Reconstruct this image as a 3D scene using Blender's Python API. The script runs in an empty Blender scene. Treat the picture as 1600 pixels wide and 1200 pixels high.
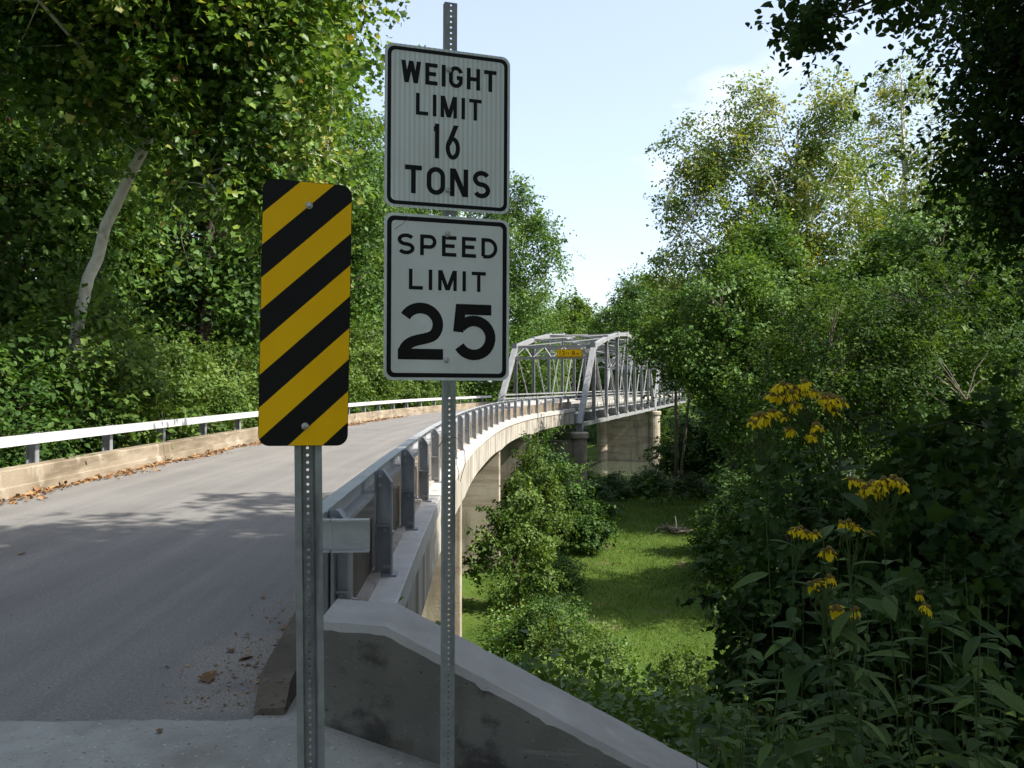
import bpy, math, random
import numpy as np
from mathutils import Vector, Matrix
R = math.radians
sc = bpy.context.scene
COL = sc.collection

# ------------------------------------------------------------------ camera
cam = bpy.data.cameras.new('camera'); camo = bpy.data.objects.new('camera', cam); COL.objects.link(camo)
EYE = 1.70
cam.sensor_width = 36.0; cam.lens = 28.125; cam.clip_start = 0.05; cam.clip_end = 3000
camo.location = (0, 0, EYE); camo.rotation_euler = (R(90.09), 0, 0)
sc.camera = camo

# ------------------------------------------------------------------ light
SUN_AZ, SUN_EL = 108.0, 46.0          # azimuth from the view axis towards the right
w = bpy.data.worlds.new('World'); sc.world = w; w.use_nodes = True
nt = w.node_tree; nt.nodes.clear()
wo = nt.nodes.new('ShaderNodeOutputWorld'); bg = nt.nodes.new('ShaderNodeBackground')
sky = nt.nodes.new('ShaderNodeTexSky'); sky.sky_type = 'NISHITA'; sky.sun_disc = False
sky.sun_elevation = R(SUN_EL); sky.sun_rotation = R(SUN_AZ)
sky.air_density = 1.0; sky.dust_density = 2.2; sky.ozone_density = 1.0; sky.altitude = 100
tc = nt.nodes.new('ShaderNodeTexCoord')
mp = nt.nodes.new('ShaderNodeMapping'); mp.inputs['Scale'].default_value = (3.0, 3.0, 6.0)
mp.inputs['Location'].default_value = (1.35, 0.4, 0.0)
nz = nt.nodes.new('ShaderNodeTexNoise'); nz.inputs['Scale'].default_value = 1.6; nz.inputs['Detail'].default_value = 6
rp = nt.nodes.new('ShaderNodeValToRGB'); rp.color_ramp.elements[0].position = 0.58; rp.color_ramp.elements[1].position = 0.86; rp.color_ramp.elements[0].color = (.25, .25, .25, 1); rp.color_ramp.elements[1].color = (.95, .95, .95, 1)
mx = nt.nodes.new('ShaderNodeMix'); mx.data_type = 'RGBA'
mx.inputs['B'].default_value = (5.6, 5.75, 6.0, 1)
nt.links.new(tc.outputs['Generated'], mp.inputs['Vector']); nt.links.new(mp.outputs['Vector'], nz.inputs['Vector'])
nt.links.new(nz.outputs['Fac'], rp.inputs['Fac']); nt.links.new(rp.outputs['Color'], mx.inputs['Factor'])
nt.links.new(sky.outputs['Color'], mx.inputs['A']); nt.links.new(mx.outputs['Result'], bg.inputs['Color'])
bg.inputs['Strength'].default_value = 0.132
nt.links.new(bg.outputs['Background'], wo.inputs['Surface'])

sun = bpy.data.lights.new('sun', 'SUN'); suno = bpy.data.objects.new('sun', sun); COL.objects.link(suno)
sun.energy = 4.3; sun.angle = R(0.53); sun.color = (1.0, 0.94, 0.84)
sd = Vector((math.sin(R(SUN_AZ)) * math.cos(R(SUN_EL)), math.cos(R(SUN_AZ)) * math.cos(R(SUN_EL)), math.sin(R(SUN_EL))))
suno.rotation_euler = sd.to_track_quat('Z', 'Y').to_euler(); suno.location = sd * 60

sc.view_settings.view_transform = 'Standard'; sc.view_settings.look = 'None'
sc.view_settings.exposure = 1.12; sc.view_settings.gamma = 1.0; sc.view_settings.use_curve_mapping = False
sc.cycles.max_bounces = 6; sc.cycles.diffuse_bounces = 3; sc.cycles.glossy_bounces = 2
sc.cycles.transmission_bounces = 3; sc.cycles.transparent_max_bounces = 4
sc.cycles.use_denoising = True
sc.cycles.caustics_reflective = False; sc.cycles.caustics_refractive = False

# ------------------------------------------------------------------ materials
def newmat(name):
    m = bpy.data.materials.new(name); m.use_nodes = True
    n = m.node_tree; n.nodes.clear()
    o = n.nodes.new('ShaderNodeOutputMaterial'); p = n.nodes.new('ShaderNodeBsdfPrincipled')
    n.links.new(p.outputs[0], o.inputs['Surface'])
    return m, n, p, o
def node(n, t, **kw):
    x = n.nodes.new(t)
    for k, v in kw.items():
        if k in x.inputs: x.inputs[k].default_value = v
        else: setattr(x, k, v)
    return x
def ramp(n, stops, src):
    r = n.nodes.new('ShaderNodeValToRGB'); e = r.color_ramp.elements
    while len(e) > 1: e.remove(e[-1])
    for i, (p, c) in enumerate(stops):
        q = e[0] if i == 0 else e.new(p)
        q.position = p; q.color = (*c, 1) if len(c) == 3 else c
    n.links.new(src, r.inputs['Fac']); return r
def noise(n, vec, scale, detail=5, rough=0.55):
    x = node(n, 'ShaderNodeTexNoise', Scale=scale, Detail=detail, Roughness=rough)
    n.links.new(vec, x.inputs['Vector']); return x.outputs['Fac']
def mixc(n, fac, a, b, mode='MIX'):
    m = n.nodes.new('ShaderNodeMix'); m.data_type = 'RGBA'; m.blend_type = mode
    for s, v in (('Factor', fac), ('A', a), ('B', b)):
        if hasattr(v, 'is_linked') or hasattr(v, 'links'): n.links.new(v, m.inputs[s])
        elif s == 'Factor': m.inputs['Factor'].default_value = v
        else: m.inputs[s].default_value = (*v, 1)
    return m.outputs['Result']
def mapped(n, out, scale=(1, 1, 1), loc=(0, 0, 0)):
    m = node(n, 'ShaderNodeMapping'); m.inputs['Scale'].default_value = scale; m.inputs['Location'].default_value = loc
    n.links.new(out, m.inputs['Vector']); return m.outputs['Vector']
def surf(name, stops, scale=1.0, rough=0.8, bump=0.15, bscale=60, metal=0.0, stains=(), specks=(), coord='Object', spec=0.5, detail=6):
    """stops: colour ramp over noise; stains: (xyz scale, colour, lo, hi, amount); specks: (scale, colour, lo, hi)"""
    m, n, p, o = newmat(name)
    t = node(n, 'ShaderNodeTexCoord'); v = t.outputs[coord]
    c = ramp(n, stops, noise(n, v, scale, detail)).outputs['Color']
    for xyz, colr, lo, hi, amt in stains:
        f = ramp(n, [(lo, (0, 0, 0)), (hi, (amt,) * 3)], noise(n, mapped(n, v, xyz, (3.1, 1.7, .3)), 1.0, 5, .6)).outputs['Color']
        c = mixc(n, f, c, colr)
    for s, colr, lo, hi in specks:
        f = ramp(n, [(lo, (0, 0, 0)), (hi, (1, 1, 1))], noise(n, v, s, 2)).outputs['Color']
        c = mixc(n, f, c, colr)
    n.links.new(c, p.inputs['Base Color'])
    p.inputs['Roughness'].default_value = rough; p.inputs['Metallic'].default_value = metal
    p.inputs['Specular IOR Level'].default_value = spec
    if bump:
        b = node(n, 'ShaderNodeBump', Strength=bump, Distance=0.02)
        n.links.new(noise(n, v, bscale, 4), b.inputs['Height']); n.links.new(b.outputs[0], p.inputs['Normal'])
    return m
def leafmat(name, stops=None, trans=0.4, rough=0.45, tint=(1.25, 1.15, .55), gain=1.0, spec=.4):
    stops = [(p_, tuple(min(1, x * gain) for x in c_)) for p_, c_ in stops]
    m, n, p, o = newmat(name)
    a = node(n, 'ShaderNodeAttribute'); a.attribute_name = 'v'
    c = ramp(n, stops, a.outputs['Fac']).outputs['Color']
    n.links.new(c, p.inputs['Base Color']); p.inputs['Roughness'].default_value = rough
    p.inputs['Specular IOR Level'].default_value = spec
    tl = node(n, 'ShaderNodeBsdfTranslucent')
    n.links.new(mixc(n, 1.0, c, tint, 'MULTIPLY'), tl.inputs['Color'])
    ms = node(n, 'ShaderNodeMixShader', Fac=trans)
    n.links.new(p.outputs[0], ms.inputs[1]); n.links.new(tl.outputs[0], ms.inputs[2])
    n.links.new(ms.outputs[0], o.inputs['Surface'])
    return m
def plain(name, col, rough=0.5, metal=0.0, spec=0.5):
    return surf(name, [(0.3, tuple(x * .9 for x in col)), (0.7, tuple(min(1, x * 1.08) for x in col))], 6, rough, 0.0, metal=metal, spec=spec)

MT = {}
MT['concrete'] = surf('weathered_concrete', [(.25, (.20, .19, .165)), (.5, (.33, .31, .27)), (.75, (.44, .41, .36))], 1.6, .9, .35, 45,
    stains=[((3.2, 3.2, .35), (.13, .105, .075), .5, .66, .75)], specks=[(70, (.14, .13, .11), .66, .72)])
MT['kerb'] = surf('tan_kerb_concrete', [(.25, (.16, .13, .085)), (.5, (.255, .208, .145)), (.75, (.335, .288, .215))], 1.1, .92, .45, 40,
    stains=[((.8, .8, 5), (.12, .088, .055), .47, .64, .8), ((.5, .5, 1.1), (.13, .10, .06), .52, .66, .6), ((2.5, 2.5, 1.2), (.52, .46, .37), .56, .7, .6)], specks=[(55, (.16, .13, .09), .64, .7)])
MT['kerb_dark'] = surf('mossy_shaded_kerb_concrete', [(.25, (.05, .042, .03)), (.5, (.095, .08, .058)), (.75, (.19, .165, .125))], 2.2, .95, .5, 40,
    specks=[(40, (.05, .045, .03), .6, .68)])  # mossy tone, with the shade on the near kerb darkened into the colour
MT['kerb_r'] = surf('brown_kerb_concrete', [(.25, (.13, .10, .065)), (.5, (.21, .165, .11)), (.75, (.29, .24, .17))], 1.3, .92, .45, 40,
    stains=[((3, 3, .4), (.09, .07, .045), .5, .64, .7), ((2.5, 2.5, 1.2), (.36, .31, .24), .58, .7, .6)], specks=[(55, (.1, .08, .05), .64, .7)])
MT['ledge'] = surf('pale_ledge_concrete', [(.3, (.37, .36, .34)), (.7, (.50, .49, .46))], 2.5, .85, .2, 50,
    stains=[((2, 2, 2), (.33, .31, .27), .54, .7, .5)], specks=[(60, (.25, .24, .2), .68, .74)])
MT['girder'] = surf('streaked_girder_concrete', [(.3, (.28, .258, .215)), (.7, (.43, .405, .35))], 1.5, .9, .3, 40,
    stains=[((2.6, 2.6, .16), (.16, .13, .095), .47, .62, .85), ((6, 6, .5), (.62, .59, .52), .56, .68, .5)])
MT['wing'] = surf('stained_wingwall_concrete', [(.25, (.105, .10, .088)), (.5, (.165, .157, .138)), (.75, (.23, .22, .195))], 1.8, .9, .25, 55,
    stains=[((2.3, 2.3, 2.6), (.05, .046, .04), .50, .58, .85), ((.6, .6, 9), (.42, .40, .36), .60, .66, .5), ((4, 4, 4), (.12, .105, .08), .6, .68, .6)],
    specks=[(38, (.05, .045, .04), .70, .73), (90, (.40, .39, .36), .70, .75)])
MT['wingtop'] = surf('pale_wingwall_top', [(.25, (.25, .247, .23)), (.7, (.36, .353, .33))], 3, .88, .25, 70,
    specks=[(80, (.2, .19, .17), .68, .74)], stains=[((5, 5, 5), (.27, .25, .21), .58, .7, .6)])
MT['slab'] = surf('approach_slab_concrete', [(.25, (.22, .228, .205)), (.5, (.30, .308, .28)), (.75, (.37, .375, .345))], 1.4, .9, .25, 80,
    specks=[(60, (.16, .155, .14), .64, .70), (34, (.46, .455, .43), .66, .72), (22, (.12, .11, .095), .70, .73)], stains=[((1.5, 1.5, 1.5), (.19, .175, .15), .50, .66, .75), ((9, 9, 9), (.2, .19, .165), .5, .7, .5)])
MT['galv'] = surf('galvanised_steel', [(.3, (.38, .41, .44)), (.7, (.55, .57, .60))], 9, .42, .05, 90, metal=.75, stains=[((14, 14, 2), (.28, .29, .30), .55, .7, .5)])
MT['post'] = surf('dull_post_steel', [(.3, (.23, .245, .26)), (.7, (.35, .365, .38))], 14, .5, .06, 120, metal=.35,
    stains=[((20, 20, 3), (.10, .10, .10), .55, .7, .7)], specks=[(90, (.35, .36, .37), .68, .74)])
MT['railpost'] = surf('grey_rail_post_steel', [(.3, (.24, .255, .28)), (.7, (.34, .355, .38))], 5, .5, .05, 90, metal=.4, stains=[((9, 9, 1.2), (.16, .16, .165), .54, .7, .6)])
MT['rail'] = surf('rail_aluminium', [(.3, (.37, .385, .40)), (.7, (.47, .485, .50))], 3, .42, .04, 90, metal=.25, stains=[((4, 4, 12), (.27, .27, .265), .56, .72, .6)])
MT['railwhite'] = surf('pale_rail_paint', [(.3, (.45, .452, .46)), (.7, (.56, .56, .56))], 2, .5, .03, 60, metal=.0, stains=[((3, 3, 9), (.36, .34, .30), .55, .72, .6), ((1.2, 1.2, 14), (.42, .33, .25), .62, .7, .5)])
MT['truss'] = surf('silver_truss_paint', [(.3, (.23, .24, .25)), (.7, (.32, .325, .33))], 1.5, .45, .04, 40, metal=.15, stains=[((3, 3, .6), (.17, .14, .11), .54, .70, .6)])
MT['pier'] = surf('pier_concrete', [(.25, (.25, .21, .155)), (.5, (.37, .32, .245)), (.75, (.46, .41, .33))], .9, .92, .4, 18,
    stains=[((.25, .25, 2.4), (.20, .16, .11), .48, .62, .7), ((1.6, 1.6, .25), (.15, .13, .1), .52, .68, .7)])
MT['sheet'] = surf('white_sign_sheeting', [(.3, (.66, .69, .69)), (.7, (.74, .77, .77))], 4, .32, .0, specks=[(45, (.42, .42, .38), .72, .76)], stains=[((7, 7, 2.5), (.52, .53, .5), .6, .74, .5)])
MT['black'] = plain('black_sign_ink', (.008, .008, .009), .55, spec=.2)
MT['yellow'] = surf('yellow_sign_sheeting', [(.3, (.98, .53, .0)), (.7, (1.0, .58, .0))], 5, .5, .0, spec=.2, stains=[((5, 5, 5), (.84, .47, .0), .58, .72, .5)])
MT['yellow2'] = plain('amber_sign_sheeting', (.90, .52, .004), .5, spec=.2)
MT['bolt'] = plain('bolt_steel', (.45, .45, .44), .35, .8)
# ribbed weight sign: fine vertical ribs of the sheeting
m, n, p, o = newmat('ribbed_sign_sheeting'); t = node(n, 'ShaderNodeTexCoord')
wv = node(n, 'ShaderNodeTexWave', Scale=14.0, Distortion=.25); wv.bands_direction = 'X'
n.links.new(t.outputs['Object'], wv.inputs['Vector'])
c = ramp(n, [(0, (.57, .61, .61)), (.45, (.69, .73, .73)), (1, (.74, .78, .78))], wv.outputs['Fac']).outputs['Color']
c = mixc(n, ramp(n, [(.5, (0, 0, 0)), (.75, (.5,) * 3)], noise(n, t.outputs['Object'], 4, 6)).outputs['Color'], c, (.55, .57, .55))
n.links.new(c, p.inputs['Base Color']); p.inputs['Roughness'].default_value = .33; MT['ribbed'] = m
# asphalt with wheel tracks (UV: u across, v along the road)
m, n, p, o = newmat('worn_asphalt'); t = node(n, 'ShaderNodeTexCoord')
uv, ob = t.outputs['UV'], t.outputs['Object']
c = ramp(n, [(.3, (.168, .161, .152)), (.7, (.228, .219, .206))], noise(n, ob, .7, 6)).outputs['Color']
c = mixc(n, ramp(n, [(.42, (0, 0, 0)), (.68, (.55,) * 3)], noise(n, mapped(n, uv, (1.1, .045, 1)), 2.2, 3)).outputs['Color'], c, (.30, .285, .262))
c = mixc(n, ramp(n, [(.52, (0, 0, 0)), (.75, (.22,) * 3)], noise(n, mapped(n, uv, (2.3, .06, 1), (4, 2, 0)), 2.0, 3)).outputs['Color'], c, (.105, .105, .107))
c = mixc(n, ramp(n, [(.48, (0, 0, 0)), (.66, (.85,) * 3)], noise(n, ob, 160, 3, .7)).outputs['Color'], c, (.10, .10, .102))
c = mixc(n, ramp(n, [(.46, (0, 0, 0)), (.60, (.6,) * 3)], noise(n, ob, 52, 4, .75)).outputs['Color'], c, (.105, .105, .107))
c = mixc(n, ramp(n, [(.66, (0, 0, 0)), (.70, (.9,) * 3)], noise(n, ob, 62, 2)).outputs['Color'], c, (.42, .41, .39))
c = mixc(n, ramp(n, [(.70, (0, 0, 0)), (.73, (.9,) * 3)], noise(n, mapped(n, ob, (1, 1, 1), (7, 3, 0)), 21, 2)).outputs['Color'], c, (.07, .065, .06))
for (cx_, cy_, rx_, ry_) in ((-1.66, 5.0, .55, .75), (-1.55, 6.6, .35, 1.3), (-1.5, 4.3, .6, .25)):
    g = node(n, 'ShaderNodeTexGradient'); g.gradient_type = 'SPHERICAL'
    n.links.new(mapped(n, ob, (1 / rx_, 1 / ry_, 1), (-cx_ / rx_, -cy_ / ry_, 0)), g.inputs['Vector'])
    ad = node(n, 'ShaderNodeMath', operation='MULTIPLY'); n.links.new(g.outputs['Fac'], ad.inputs[0])
    n.links.new(noise(n, ob, 5, 6, .65), ad.inputs[1])
    f = ramp(n, [(.12, (0, 0, 0)), (.24, (.85,) * 3)], ad.outputs[0]).outputs['Color']
    dirt = ramp(n, [(.42, (.30, .28, .245)), (.62, (.13, .12, .105))], noise(n, ob, 70, 3, .7)).outputs['Color']
    c = mixc(n, f, c, dirt)
n.links.new(c, p.inputs['Base Color']); p.inputs['Roughness'].default_value = .88; p.inputs['Specular IOR Level'].default_value = .3
b = node(n, 'ShaderNodeBump', Strength=.5, Distance=.006); n.links.new(noise(n, ob, 170, 3, .7), b.inputs['Height']); n.links.new(b.outputs[0], p.inputs['Normal'])
MT['asphalt'] = m
# terrain
m, n, p, o = newmat('turf_and_soil'); t = node(n, 'ShaderNodeTexCoord'); ob = t.outputs['Object']
c = ramp(n, [(.25, (.035, .064, .012)), (.5, (.062, .11, .018)), (.75, (.10, .15, .028))], noise(n, ob, .35, 8, .65)).outputs['Color']
c = mixc(n, ramp(n, [(.4, (0, 0, 0)), (.7, (.6,) * 3)], noise(n, ob, 9, 5, .7)).outputs['Color'], c, (.045, .07, .014))
c = mixc(n, ramp(n, [(.60, (0, 0, 0)), (.72, (.65,) * 3)], noise(n, ob, .55, 5)).outputs['Color'], c, (.15, .125, .065))
n.links.new(c, p.inputs['Base Color']); p.inputs['Roughness'].default_value = 1; p.inputs['Specular IOR Level'].default_value = .1
b = node(n, 'ShaderNodeBump', Strength=.8, Distance=.08); n.links.new(noise(n, ob, 14, 5, .7), b.inputs['Height']); n.links.new(b.outputs[0], p.inputs['Normal'])
MT['turf'] = m
MT['bark'] = surf('brown_bark', [(.3, (.05, .04, .03)), (.7, (.13, .105, .08))], 5, .95, .6, 25, stains=[((9, 9, .8), (.03, .024, .018), .5, .65, .7)])
MT['sycbark'] = surf('pale_sycamore_bark', [(.3, (.42, .40, .35)), (.55, (.62, .60, .54)), (.75, (.36, .33, .26))], 2.4, .85, .2, 25,
    stains=[((3, 3, .9), (.19, .16, .11), .57, .66, .85)])
MT['deadwood'] = surf('grey_deadwood', [(.3, (.10, .08, .06)), (.7, (.24, .20, .15))], 8, .95, .4, 30)
MT['water'] = plain('river_water', (.05, .06, .04), .06)
G = lambda *s: s
MT['leaf_syc'] = leafmat('sycamore_leaf', [(0, (.028, .060, .010)), (.35, (.056, .120, .016)), (.7, (.108, .185, .028)), (.93, (.19, .25, .048)), (.965, (.26, .19, .045)), (1, (.20, .085, .03))], .42, gain=1.35)
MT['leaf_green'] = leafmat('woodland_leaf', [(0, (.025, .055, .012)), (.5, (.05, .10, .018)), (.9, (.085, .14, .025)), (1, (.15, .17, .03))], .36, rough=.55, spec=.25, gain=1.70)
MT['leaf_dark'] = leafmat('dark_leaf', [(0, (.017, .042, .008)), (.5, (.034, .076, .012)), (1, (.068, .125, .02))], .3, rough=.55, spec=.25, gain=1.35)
MT['leaf_deep'] = leafmat('shaded_thicket_leaf', [(0, (.018, .044, .008)), (.5, (.042, .092, .013)), (1, (.105, .170, .028))], .34, .6, spec=.15)  # shade on the dense right-hand tree is put into this darkened leaf colour
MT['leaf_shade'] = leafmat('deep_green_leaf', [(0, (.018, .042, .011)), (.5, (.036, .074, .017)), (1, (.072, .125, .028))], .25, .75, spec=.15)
MT['leaf_gold'] = leafmat('yellowing_sycamore_leaf', [(0, (.045, .080, .016)), (.4, (.082, .13, .024)), (.75, (.14, .178, .036)), (1, (.23, .20, .05))], .42, gain=1.60)
MT['leaf_bush'] = leafmat('shrub_leaf', [(0, (.04, .075, .015)), (.5, (.075, .13, .024)), (.95, (.115, .17, .036)), (1, (.18, .17, .05))], .36, rough=.55, spec=.25, gain=1.35)
MT['leaf_weed'] = leafmat('weed_leaf', [(0, (.035, .075, .012)), (.5, (.075, .145, .022)), (.9, (.12, .19, .032)), (.96, (.17, .16, .05)), (1, (.24, .09, .06))], .36, gain=1.25)
MT['grass'] = leafmat('lawn_blade', [(0, (.044, .082, .012)), (.5, (.092, .150, .021)), (.92, (.145, .20, .035)), (1, (.25, .21, .085))], .3, .8, spec=.1)
MT['litter'] = leafmat('dry_leaf_litter', [(0, (.12, .06, .025)), (.5, (.25, .13, .055)), (1, (.40, .25, .12))], .12, .8)
def objleaf(name, a, b, trans=.3, rough=.7):
    m, n, p, o = newmat(name); oi = node(n, 'ShaderNodeObjectInfo'); t = node(n, 'ShaderNodeTexCoord')
    c = ramp(n, [(0, a), (1, b)], oi.outputs['Random']).outputs['Color']
    c = mixc(n, ramp(n, [(.4, (0, 0, 0)), (.7, (.5,) * 3)], noise(n, t.outputs['Object'], 30, 4)).outputs['Color'], c, tuple(x * .7 for x in a))
    n.links.new(c, p.inputs['Base Color']); p.inputs['Roughness'].default_value = rough; p.inputs['Specular IOR Level'].default_value = .2
    tl = node(n, 'ShaderNodeBsdfTranslucent'); n.links.new(c, tl.inputs['Color'])
    ms = node(n, 'ShaderNodeMixShader', Fac=trans); n.links.new(p.outputs[0], ms.inputs[1]); n.links.new(tl.outputs[0], ms.inputs[2]); n.links.new(ms.outputs[0], o.inputs['Surface'])
    return m
MT['herb'] = objleaf('herb_leaf', (.034, .07, .02), (.12, .19, .05))
MT['herbstem'] = plain('herb_stem', (.06, .09, .03), .9, spec=.1)
MT['petal'] = objleaf('yellow_petal', (.86, .62, .01), (.98, .80, .03), .45)
MT['disc'] = plain('flower_disc', (.16, .11, .02), .9)
MT['dryleaf'] = objleaf('single_dry_leaf', (.16, .09, .045), (.30, .19, .10), .1, .8)

# ------------------------------------------------------------------ mesh helpers
ORG = {}
def link(o, parent=None):
    COL.objects.link(o)
    if parent is not None: o.parent = parent
    return o
def tag(o, label=None, cat=None, group=None, kind=None):
    if label: o['label'] = label
    if cat: o['category'] = cat
    if group: o['group'] = group
    if kind: o['kind'] = kind
    return o
def thing(name, label, cat, loc=(0, 0, 0), group=None):
    o = bpy.data.objects.new(name, None); link(o); o.location = loc; o.empty_display_size = .2
    ORG[o] = Vector(loc); return tag(o, label, cat, group)
def place(mesh, name, parent, loc, rot=(0, 0, 0), scale=(1, 1, 1)):
    """a part that shares mesh data; loc in world coordinates"""
    o = bpy.data.objects.new(name, mesh); link(o, parent)
    o.location = Vector(loc) - (ORG.get(parent, Vector()) if parent else Vector())
    o.rotation_euler = rot; o.scale = scale
    ORG[o] = Vector(loc); return o
class MB:
    def __init__(s): s.v = []; s.f = []; s.m = []; s.uv = None
    def poly(s, pts, mi=0):
        i = len(s.v); s.v += [tuple(p) for p in pts]; s.f.append(list(range(i, i + len(pts)))); s.m.append(mi)
    def add(s, v, f, mi=0):
        i = len(s.v); s.v += [tuple(p) for p in v]; s.f += [[a + i for a in q] for q in f]; s.m += [mi] * len(f); return s
    def box(s, a, b, mi=0):
        (x0, y0, z0), (x1, y1, z1) = a, b
        return s.add([(x0, y0, z0), (x1, y0, z0), (x1, y1, z0), (x0, y1, z0), (x0, y0, z1), (x1, y0, z1), (x1, y1, z1), (x0, y1, z1)],
              [(3, 2, 1, 0), (4, 5, 6, 7), (0, 1, 5, 4), (1, 2, 6, 5), (2, 3, 7, 6), (3, 0, 4, 7)], mi)
    def beam(s, p0, p1, wd, ht, up=(0, 0, 1), mi=0):
        p0, p1 = Vector(p0), Vector(p1); d = (p1 - p0).normalized(); u = Vector(up)
        if abs(d.dot(u)) > .98: u = Vector((0, 1, 0))
        a = d.cross(u).normalized() * (wd / 2); b = a.cross(d).normalized() * (ht / 2)
        return s.add([p0 - a - b, p0 + a - b, p0 + a + b, p0 - a + b, p1 - a - b, p1 + a - b, p1 + a + b, p1 - a + b],
              [(3, 2, 1, 0), (4, 5, 6, 7), (0, 1, 5, 4), (1, 2, 6, 5), (2, 3, 7, 6), (3, 0, 4, 7)], mi)
    def tube(s, pts, radii, n=6, mi=0, cap=True):
        pts = [Vector(p) for p in pts]; i0 = len(s.v)
        for k, p in enumerate(pts):
            d = (pts[min(k + 1, len(pts) - 1)] - pts[max(k - 1, 0)]).normalized()
            u = Vector((1, 0, 0)) if abs(d.x) < .8 else Vector((0, 1, 0))
            a = d.cross(u).normalized(); b = d.cross(a).normalized(); r = radii[k]
            for j in range(n):
                t = 2 * math.pi * j / n; s.v.append(tuple(p + a * (r * math.cos(t)) + b * (r * math.sin(t))))
        for k in range(len(pts) - 1):
            for j in range(n):
                j2 = (j + 1) % n
                s.f.append([i0 + k * n + j, i0 + k * n + j2, i0 + (k + 1) * n + j2, i0 + (k + 1) * n + j]); s.m.append(mi)
        if cap:
            s.f.append([i0 + j for j in range(n)][::-1]); s.m.append(mi)
            s.f.append([i0 + (len(pts) - 1) * n + j for j in range(n)]); s.m.append(mi)
        return s
    def lathe(s, prof, c=(0, 0, 0), n=16, mi=0):
        i0 = len(s.v)
        for r, z in prof:
            for j in range(n):
                t = 2 * math.pi * j / n; s.v.append((c[0] + r * math.cos(t), c[1] + r * math.sin(t), c[2] + z))
        for k in range(len(prof) - 1):
            for j in range(n):
                j2 = (j + 1) % n
                s.f.append([i0 + k * n + j, i0 + k * n + j2, i0 + (k + 1) * n + j2, i0 + (k + 1) * n + j]); s.m.append(mi)
        s.f.append([i0 + j for j in range(n)][::-1]); s.m.append(mi)
        s.f.append([i0 + (len(prof) - 1) * n + j for j in range(n)]); s.m.append(mi)
        return s
    def prism(s, out, y0, y1, mi=0):
        """outline of (x, z), counter-clockwise seen from -y, extruded along y"""
        n = len(out); i = len(s.v)
        s.v += [(x, y0, z) for x, z in out] + [(x, y1, z) for x, z in out]
        s.f.append([i + k for k in range(n)]); s.f.append([i + n + k for k in range(n)][::-1]); s.m += [mi, mi]
        for k in range(n):
            k2 = (k + 1) % n; s.f.append([i + k2, i + k, i + n + k, i + n + k2]); s.m.append(mi)
        return s
    def mesh(s, name, mats, off=(0, 0, 0), smooth=False):
        me = bpy.data.meshes.new(name); o = Vector(off)
        me.from_pydata([tuple(Vector(v) - o) for v in s.v] if o.length else s.v, [], s.f)
        for m in (mats if isinstance(mats, (list, tuple)) else [mats]): me.materials.append(MT[m] if isinstance(m, str) else m)
        me.polygons.foreach_set('material_index', s.m)
        if s.uv:
            ul = me.uv_layers.new(name='UVMap'); vi = np.empty(len(me.loops), np.int32); me.loops.foreach_get('vertex_index', vi)
            ul.data.foreach_set('uv', np.array(s.uv, np.float32)[vi].ravel())
        if smooth: me.polygons.foreach_set('use_smooth', [True] * len(me.polygons))
        me.update(); return me
    def build(s, name, mats, parent=None, base=None, smooth=False, bevel=0):
        """vertices are in world coordinates; the object is parented without moving"""
        org = ORG[parent] if parent is not None else Vector(base or (0, 0, 0))
        o = bpy.data.objects.new(name, s.mesh(name, mats, org, smooth)); link(o, parent)
        if parent is None: o.location = org
        ORG[o] = org
        if bevel:
            b = o.modifiers.new('bevel', 'BEVEL'); b.width = bevel; b.segments = 2; b.limit_method = 'ANGLE'
        return o
def copy_tree(o, parent=None):
    c = o.copy(); link(c, parent)
    for ch in o.children: copy_tree(ch, c)
    return c
def rrect(w_, h_, r, n=6):
    out = []
    for cx, cz, a0 in ((w_ / 2 - r, h_ / 2 - r, 0), (-w_ / 2 + r, h_ / 2 - r, 90), (-w_ / 2 + r, -h_ / 2 + r, 180), (w_ / 2 - r, -h_ / 2 + r, 270)):
        for k in range(n + 1):
            a = R(a0 + 90 * k / n); out.append((cx + r * math.cos(a), cz + r * math.sin(a)))
    return out

# ------------------------------------------------------------------ bridge alignment (the line of the right-hand rail)
CP = [(-1.02, 1.0), (-1.10, 3.4), (-1.17, 5.0), (-1.36, 10.1), (-1.48, 16.0), (-1.38, 25.0), (-.67, 36.6), (.72, 46.3), (2.75, 54.3), (4.55, 60.4), (6.3, 66.2)]
def _cr():
    P = [np.array(p) for p in CP]; out = []
    for i in range(1, len(P) - 2):
        for k in range(24):
            t = k / 24.; a, b, c_, d = P[i - 1], P[i], P[i + 1], P[i + 2]
            out.append(.5 * ((2 * b) + (-a + c_) * t + (2 * a - 5 * b + 4 * c_ - d) * t * t + (-a + 3 * b - 3 * c_ + d) * t ** 3))
    out.append(P[-2]); return np.array(out)
LINE = _cr(); SEG = np.concatenate([[0], np.cumsum(np.linalg.norm(np.diff(LINE, axis=0), axis=1))]); S_END = SEG[-1]
def on_line(s, off=0.0):
    x = np.interp(s, SEG, LINE[:, 0]); y = np.interp(s, SEG, LINE[:, 1]); e = .6
    dx = np.interp(min(s + e, S_END), SEG, LINE[:, 0]) - np.interp(max(s - e, 0), SEG, LINE[:, 0])
    dy = np.interp(min(s + e, S_END), SEG, LINE[:, 1]) - np.interp(max(s - e, 0), SEG, LINE[:, 1])
    L = math.hypot(dx, dy); dx /= L; dy /= L
    return x - dy * off, y + dx * off, math.atan2(dx, dy)     # off positive to the left; heading clockwise from +y
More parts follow.
